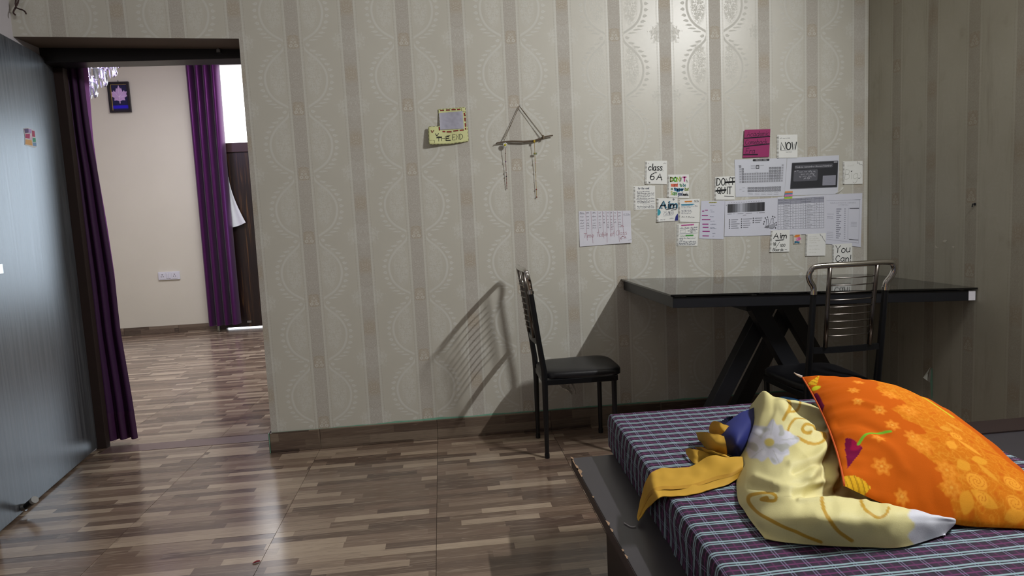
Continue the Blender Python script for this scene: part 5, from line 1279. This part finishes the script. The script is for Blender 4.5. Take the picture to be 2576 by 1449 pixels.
# folded yellow card
M_card = plain('yellow_card', '#d3d59a', .65, .04, 20., .05)
def cpt(x, y, yy): p = at(x/C3[0]+C3[1], y/C3[0]+C3[2], 1, yy); return p
outline_c = [(462, 248), (775, 222), (784, 450), (800, 455), (812, 615), (600, 645), (358, 652), (347, 446), (478, 440)]
def cbul(x, y): return -.003-.026*max(0, min(1, (812-x)/460))*max(0, min(1, (y-300)/330))**.8-.003*math.sin(x*.02)
cc = np.array(cpt(590, 450, 0.))
mb = MB(); gx = np.linspace(340, 820, 33); gy = np.linspace(215, 660, 31); idx = {}
for i, x in enumerate(gx):
    for j, y in enumerate(gy): idx[i, j] = len(mb.v); q = cpt(x, y, cbul(x, y))-cc; mb.v.append(tuple(q))
def pin(x, y): return bool(inside(np.array([[x, y]], float), outline_c)[0])
for i in range(32):
    for j in range(30):
        if pin((gx[i]+gx[i+1])/2, (gy[j]+gy[j+1])/2): mb.f.append((idx[i, j], idx[i, j+1], idx[i+1, j+1], idx[i+1, j]))
card = mb.build('yellow_card', M_card, smooth=True); card.location = cc
tag(card, "yellow paper card lettered 'THE END.' with a red dashed border", 'card', 'notes and sheets on the wallpaper')
bm = bmesh.new(); bm.from_mesh(card.data)
bmesh.ops.delete(bm, geom=[v for v in bm.verts if not v.link_faces], context='VERTS')
# pull the rim on to the true outline
oc = np.array(outline_c, float)
for v in bm.verts:
    if any(e.is_boundary for e in v.link_edges):
        wpx = None
        best = None
        P3 = np.array(v.co)+cc; d_ = P3-CAM; zc = d_@_f; X_ = (PW/2+FPX*(d_@_r)/zc-C3[1])*C3[0]; Y_ = (PH/2-FPX*(d_@_u)/zc-C3[2])*C3[0]
        for a, b in zip(oc, np.roll(oc, -1, 0)):
            ab = b-a; t = max(0, min(1, ((np.array((X_, Y_))-a)@ab)/(ab@ab))); c_ = a+t*ab; dd_ = np.hypot(*(c_-(X_, Y_)))
            if best is None or dd_ < best[0]: best = (dd_, c_)
        q = cpt(best[1][0], best[1][1], cbul(*best[1]))-cc; v.co = q
bmesh.ops.recalc_face_normals(bm, faces=bm.faces)
ext = bmesh.ops.extrude_face_region(bm, geom=bm.faces[:])
for v in [e for e in ext['geom'] if isinstance(e, bmesh.types.BMVert)]: v.co.y += .0006
bm.to_mesh(card.data); bm.free()
def cstroke(lines, wid, col, name, up=.0009):
    mb = MB()
    for L_ in lines:
        q = np.array(L_, float); d = np.gradient(q, axis=0); d /= np.maximum(np.linalg.norm(d, axis=1, keepdims=True), 1e-9); nn = np.stack([-d[:, 1], d[:, 0]], -1)*wid/2
        mb.grid(np.array([[cpt(x, y, cbul(x, y)-up)-cc for x, y in s_] for s_ in (q+nn, q-nn)]))
    return mb.build(name, ink(col), card)
def seg(x0, y0, x1, y1): return [(x0, y0), ((x0+x1)/2, (y0+y1)/2), (x1, y1)]
red = [seg(485, 262, 530, 260), seg(553, 258, 597, 256), seg(616, 253, 663, 251), seg(680, 251, 716, 249), seg(762, 288, 766, 328), seg(768, 343, 771, 385), seg(773, 406, 776, 448), seg(776, 460, 778, 482), seg(474, 450, 478, 490), seg(512, 502, 545, 503), seg(560, 506, 616, 505), seg(636, 497, 693, 490), seg(708, 489, 756, 484)]
cstroke(red, 15, '#1d1714', 'border_dash', .0007); cstroke([[(a[0]+2, a[1]), a_m, (b[0]-4, b[1])] for a, a_m, b in red], 9, '#a02a22', 'border_dash_red')
dsh = []
for a, b in zip(outline_c, outline_c[1:]+outline_c[:1]):
    a, b = np.array(a, float), np.array(b, float); c0 = np.array((590, 460.)); n_ = max(2, int(np.linalg.norm(b-a)/38))
    for i in range(n_):
        p0 = a+(b-a)*(i+.2)/n_; p1 = a+(b-a)*(i+.75)/n_; f_ = .985
        dsh.append([c0+(p0-c0)*f_, c0+((p0+p1)/2-c0)*f_, c0+(p1-c0)*f_])
cstroke(dsh, 3.2, '#3b3a22', 'outline_dash'); cstroke([seg(366, 603, 392, 602), seg(400, 602, 424, 603), seg(422, 606, 423, 632), seg(728, 230, 729, 268), seg(734, 270, 768, 272)], 3, '#4a4928', 'outline_dash')
hv = lambda x, y, k: [[(x, y), (x+k*.45, y+k*.95)], [(x+k*.45, y+k*.95), (x+k*1.1, y-k*.05)]]
cstroke(hv(382, 487, 30), 9, '#35201c', 'heart'); cstroke(hv(433, 525, 32), 8, '#2f201c', 'heart'); cstroke(hv(385, 490, 24), 5, '#a03a30', 'heart_red')
def htx(text, x0, x1, yb, h, rise=0): return [np.stack([p[:, 0], p[:, 1]], -1) for p in hand(text, x0, x1, yb, h, .0, .15, rise)]
cstroke(htx('THE', 450, 600, 615, 56, 10)+htx('END', 628, 742, 598, 62, 8)+[seg(757, 566, 761, 567)], 5, '#17150f', 'handwriting'); cstroke([seg(444, 573, 506, 568), seg(552, 583, 590, 576), seg(552, 604, 606, 602), seg(556, 562, 588, 556)], 12, '#17150f', 'handwriting')
P = np.zeros((16, 14, 3))
for i in range(16):
    for j in range(14):
        s, t = i/15, j/13; x = (472+14*t)*(1-s)+(742+14*t)*s; y = (292+190*t)*(1-s)+(268+200*t)*s
        P[i, j] = cpt(x, y, cbul(x, y)-.0025-.0022*mnoise.noise(Vector((i*.5, j*.6, 2)))-.0012*mnoise.noise(Vector((i*1.3, j*1.1, 7))))-cc
lf_ = MB().grid(P, flip=True).build('lavender_leaf', plain('lavender_paper', '#b3b2c0', .75, .05, 40.), card, smooth=True)
if lf_.data.polygons[5].normal.y > 0: lf_.data.flip_normals()
mb = MB()
for k in range(20):
    t = (k+.7)/20.5; row = []
    for i in range(16):
        s = i/15; jf_ = t*13; j0 = int(jf_); fr_ = jf_-j0; q = P[i, j0]*(1-fr_)+P[i, min(13, j0+1)]*fr_; row.append(q+np.array((0, -.0005, 0)))
    row = np.array(row)[1:-1]; mb.grid(np.array([row+np.array((0, 0, .0003)), row-np.array((0, 0, .0003))]))
sl_ = mb.build('small_lines', ink('#a0a0b2'), lf_); sl_['kind'] = 'stuff'

# twig hanger with two strings of beads
M_twig = plain('twig_bark', '#635648', .85, .3, 50., .3); M_cord = plain('jute_cord', '#776956', .9, .2, 120.)
def tw(x, y, yy=-.016): return at(x/C3[0]+C3[1], y/C3[0]+C3[2], 1, yy)
o3 = tw(1390, 215, 0.)
tg = empty('twig_hanging', tuple(o3)); tag(tg, 'twig hung from a nail by cord, with two strings of small beads', 'wall hanging')
R_ = lambda p: tuple(np.array(p)-o3)
MB().tube([R_(tw(x, y)) for x, y in ((1118, 645), (1135, 632), (1200, 622), (1300, 614), (1440, 618), (1560, 606), (1620, 586), (1680, 562), (1770, 546))], [.0022, .0034, .0042, .0046, .0048, .0046, .0046, .0042, .0032], 9, smooth=0).tube([R_(tw(x, y)) for x, y in ((1150, 636), (1128, 629))], .002, 6).build('twig', M_twig, tg, smooth=True)
MB().tube([R_(tw(1392, 215, -.0)), R_(tw(1392, 205, -.014)), R_(tw(1397, 200, -.016))], .0012, 8).build('nail', m_metal, tg)
for pts in ([(1386, 218, -.012), (1300, 410, -.014), (1212, 612, -.021)], [(1388, 220, -.010), (1296, 412, -.012), (1200, 600, -.013)], [(1394, 218, -.012), (1530, 390, -.015), (1662, 560, -.021)], [(1394, 222, -.010), (1524, 396, -.012), (1650, 556, -.013)]):
    MB().tube([R_(tw(*q)) for q in pts], .0013, 6, smooth=4).build('cord', M_cord, tg, smooth=True)
MB().tube([R_(tw(1655, 545, -.022)), R_(tw(1664, 585, -.022))], .006, 8).build('knot', M_cord, tg)
def beads(x0, y0, x1, y1, cols, cm, name):
    s = MB().tube([R_(tw(x0, y0, -.022)), R_(tw((x0+x1)/2, (y0+y1)/2, -.012)), R_(tw(x1, y1, -.008))], .0013, 6).build(name, cm, tg)
    for k, c_, r in cols:
        yy = -.022+.014*k
        MB().ball(R_(tw(x0+(x1-x0)*k, y0+(y1-y0)*k, yy)), r*1.5, 8).build('bead', ink(c_, .3), s, smooth=True)
    return s
beads(1226, 690, 1246, 1158, [(.13, '#5a4a44', .0020), (.33, '#5a2f6a', .0022), (.34, '#7a3a5a', .0018), (.58, '#b9b4ac', .0019), (.60, '#5a4a44', .0018), (.69, '#15151a', .0022), (.76, '#7a4a3a', .0016), (.85, '#8a3a34', .0017), (.92, '#7a4a3a', .0017), (.99, '#6a4a3a', .0016)], plain('brown_string', '#7a4a42', .8), 'bead_string')
b_ = beads(1558, 600, 1586, 1262, [(.23, '#b79a3a', .0026), (.39, '#c98a9a', .0021), (.55, '#5a4a44', .0017), (.70, '#6a5a4a', .0014), (.85, '#8a2f34', .0026), (.98, '#7a3a34', .0024)], plain('straw_string', '#a98f4a', .8), 'bead_string')
MB().box(R_(tw(1550, 765, -.020)), R_(np.array(tw(1588, 742, -.020))+np.array((0, .004, 0)))).build('paper_fan', ink('#7d8a6a'), b_)
MB().tube([R_(tw(1558, 598, -.024)), R_(tw(1558, 628, -.024))], .0052, 8).build('yellow_binding', ink('#b79a2a'), tg)
dc = tw(1226, 655, -.026); mb = MB()
dz = MB().tube([R_(dc), R_(dc+np.array((0, -.004, 0)))], .0050, 14).build('daisy_centre', ink('#c9bd2a'), tg)
for i in range(9):
    a_ = i*2*math.pi/9; q = dc+np.array((.0088*math.cos(a_), .001, .0088*math.sin(a_)))
    MB().ball(R_(q), .0040, 7, (1, .35, 1)).build('petal', ink('#d9d9cf'), dz, smooth=True)
MB().tube([R_(dc+np.array((0, .002, 0))), R_(dc+np.array((0, .005, 0)))], .0125, 14).build('daisy_back', ink('#1d1c1a'), dz)

# ---------------------------------------------------------------- small things
p0 = at(75, 345, 0, -1.165)
u_d = Vector((dd.x, dd.y, 0)).normalized()
stk = empty('door_sticker', (0, 0, 0)); tag(stk, 'small multicoloured sticker on the open grey door', 'sticker')
# place on the door's face
def dface(px, py, up=.001):
    n_ = np.array((-u_d.y, u_d.x, 0.)) if -u_d.y > 0 else np.array((u_d.y, -u_d.x, 0.))
    d_ = _f+_r*(px-PW/2)/FPX-_u*(py-PH/2)/FPX; h_ = np.array(hinge); t = ((h_-CAM)@n_)/(d_@n_); return CAM+t*d_+n_*up
so = dface(75, 345, 0.); stk.location = so
def spoly(pts, col, name, up):
    q = [dface(x/2.414, y/2.414, up)-so for x, y in pts]; c_ = np.mean(q, axis=0); n_ = len(q); mb = MB().add([c_]+q, [(0, i+1, (i+1) % n_+1) for i in range(n_)]); return mb.build(name, ink(col), stk)
spoly([(142, 780), (170, 775), (205, 790), (215, 830), (222, 890), (210, 898), (150, 880), (150, 830)], '#d8d4d2', 'backing', .0008)
for pts, c_ in (([(145, 782), (170, 780), (172, 806), (150, 810)], '#5a3f6a'), ([(172, 782), (190, 786), (188, 812), (170, 806)], '#b090c0'), ([(192, 792), (208, 796), (212, 832), (194, 830)], '#b03a5a'), ([(152, 812), (180, 812), (178, 842), (152, 838)], '#b03060'), ([(180, 820), (196, 826), (194, 850), (178, 846)], '#d8b8c8'), ([(196, 836), (214, 838), (216, 862), (198, 862)], '#4a9a7a'), ([(154, 846), (190, 850), (196, 884), (152, 876)], '#d8a05a'), ([(196, 866), (218, 866), (220, 888), (200, 886)], '#7a98b8')):
    spoly(pts, c_, 'colour_patch', .0014)
# wire ends above the door
wr_ = empty('wire_ends', tuple(at(40, 15, 1, -.02))); tag(wr_, 'two loose brown wire ends hanging above the doorway', 'wire')
wo = np.array(wr_.location); wl = lambda L_: [tuple(at(x/6.037, y/6.037, 1, yy)-wo) for x, y, yy in L_]
M_wire = plain('brown_wire', '#3a2420', .6)
MB().tube(wl([(240, -60, -.004), (243, 0, -.018), (236, 60, -.022), (240, 105, -.02), (212, 160, -.03), (204, 195, -.035), (232, 225, -.04)]), .0036, 8, smooth=5).build('wire', M_wire, wr_, smooth=True)
MB().tube(wl([(280, -60, -.004), (280, 0, -.018), (265, 60, -.018), (240, 108, -.028), (290, 135, -.03), (350, 155, -.034), (385, 185, -.036), (396, 210, -.04)]), .0034, 8, smooth=5).build('wire', M_wire, wr_, smooth=True)
# marks on the right-hand wall
hk = empty('wall_hook', tuple(at(2453, 516, 0, 2.965))); tag(hk, 'tiny black nail in the right-hand wallpaper above the desk', 'nail')
MB().tube([(-.0005, 0, .004), (-.012, 0, .006), (-.014, 0, -.008)], .0025, 7).build('nail_shaft', M_black, hk)
MB().tube([(-.0005, .0, .004), (-.003, 0, .004)], .006, 9).build('nail_plate', M_black, hk)
tr = empty('torn_wallpaper', tuple(at(2338, 940, 0, 2.965))); tag(tr, 'torn peeling wallpaper flap showing white and mint wall behind the pillow', 'torn paper')
to = np.array(tr.location); q = lambda x, y, dx: at(x, y, 0, 2.965-dx)-to
mb = MB(); mb.add([q(2341, 925, .002), q(2333, 958, .002), q(2340, 962, .0015), q(2343, 1000, .002), q(2346, 960, .0015)], [(0, 1, 2, 4), (2, 3, 4)]); mb.build('bare_plaster', ink('#b9b9b2'), tr)
mb = MB(); mb.add([q(2343, 925, .0025), q(2340, 960, .0025), q(2343, 1002, .0025), q(2346, 1002, .0025), q(2346, 930, .0025)], [(0, 1, 2, 3, 4)]); mb.build('mint_paint', M_green, tr)
mb = MB(); mb.add([q(2341, 922, .003), q(2322, 950, .018), q(2333, 958, .010), q(2334, 940, .004)], [(0, 1, 2, 3)]); mb.build('peeled_flap', ink('#b9b9ae'), tr)
sc_ = empty('wall_scuff', tuple(at(2370, 612, 0, 2.965))); tag(sc_, 'three pale scraped spots on the right wall above the desk', 'scuff'); so_ = np.array(sc_.location)
for pts in ([(2371, 606), (2377, 603), (2383, 604), (2378, 610), (2374, 609)], [(2352, 616), (2358, 622), (2363, 622), (2354, 624)], [(2394, 620), (2401, 619), (2399, 625)]):
    w_ = [at(x, y, 0, 2.9642)-so_ for x, y in pts]; MB().add(w_, [tuple(range(len(w_)))]).build('bare_spot', ink('#c4c2b4'), sc_)
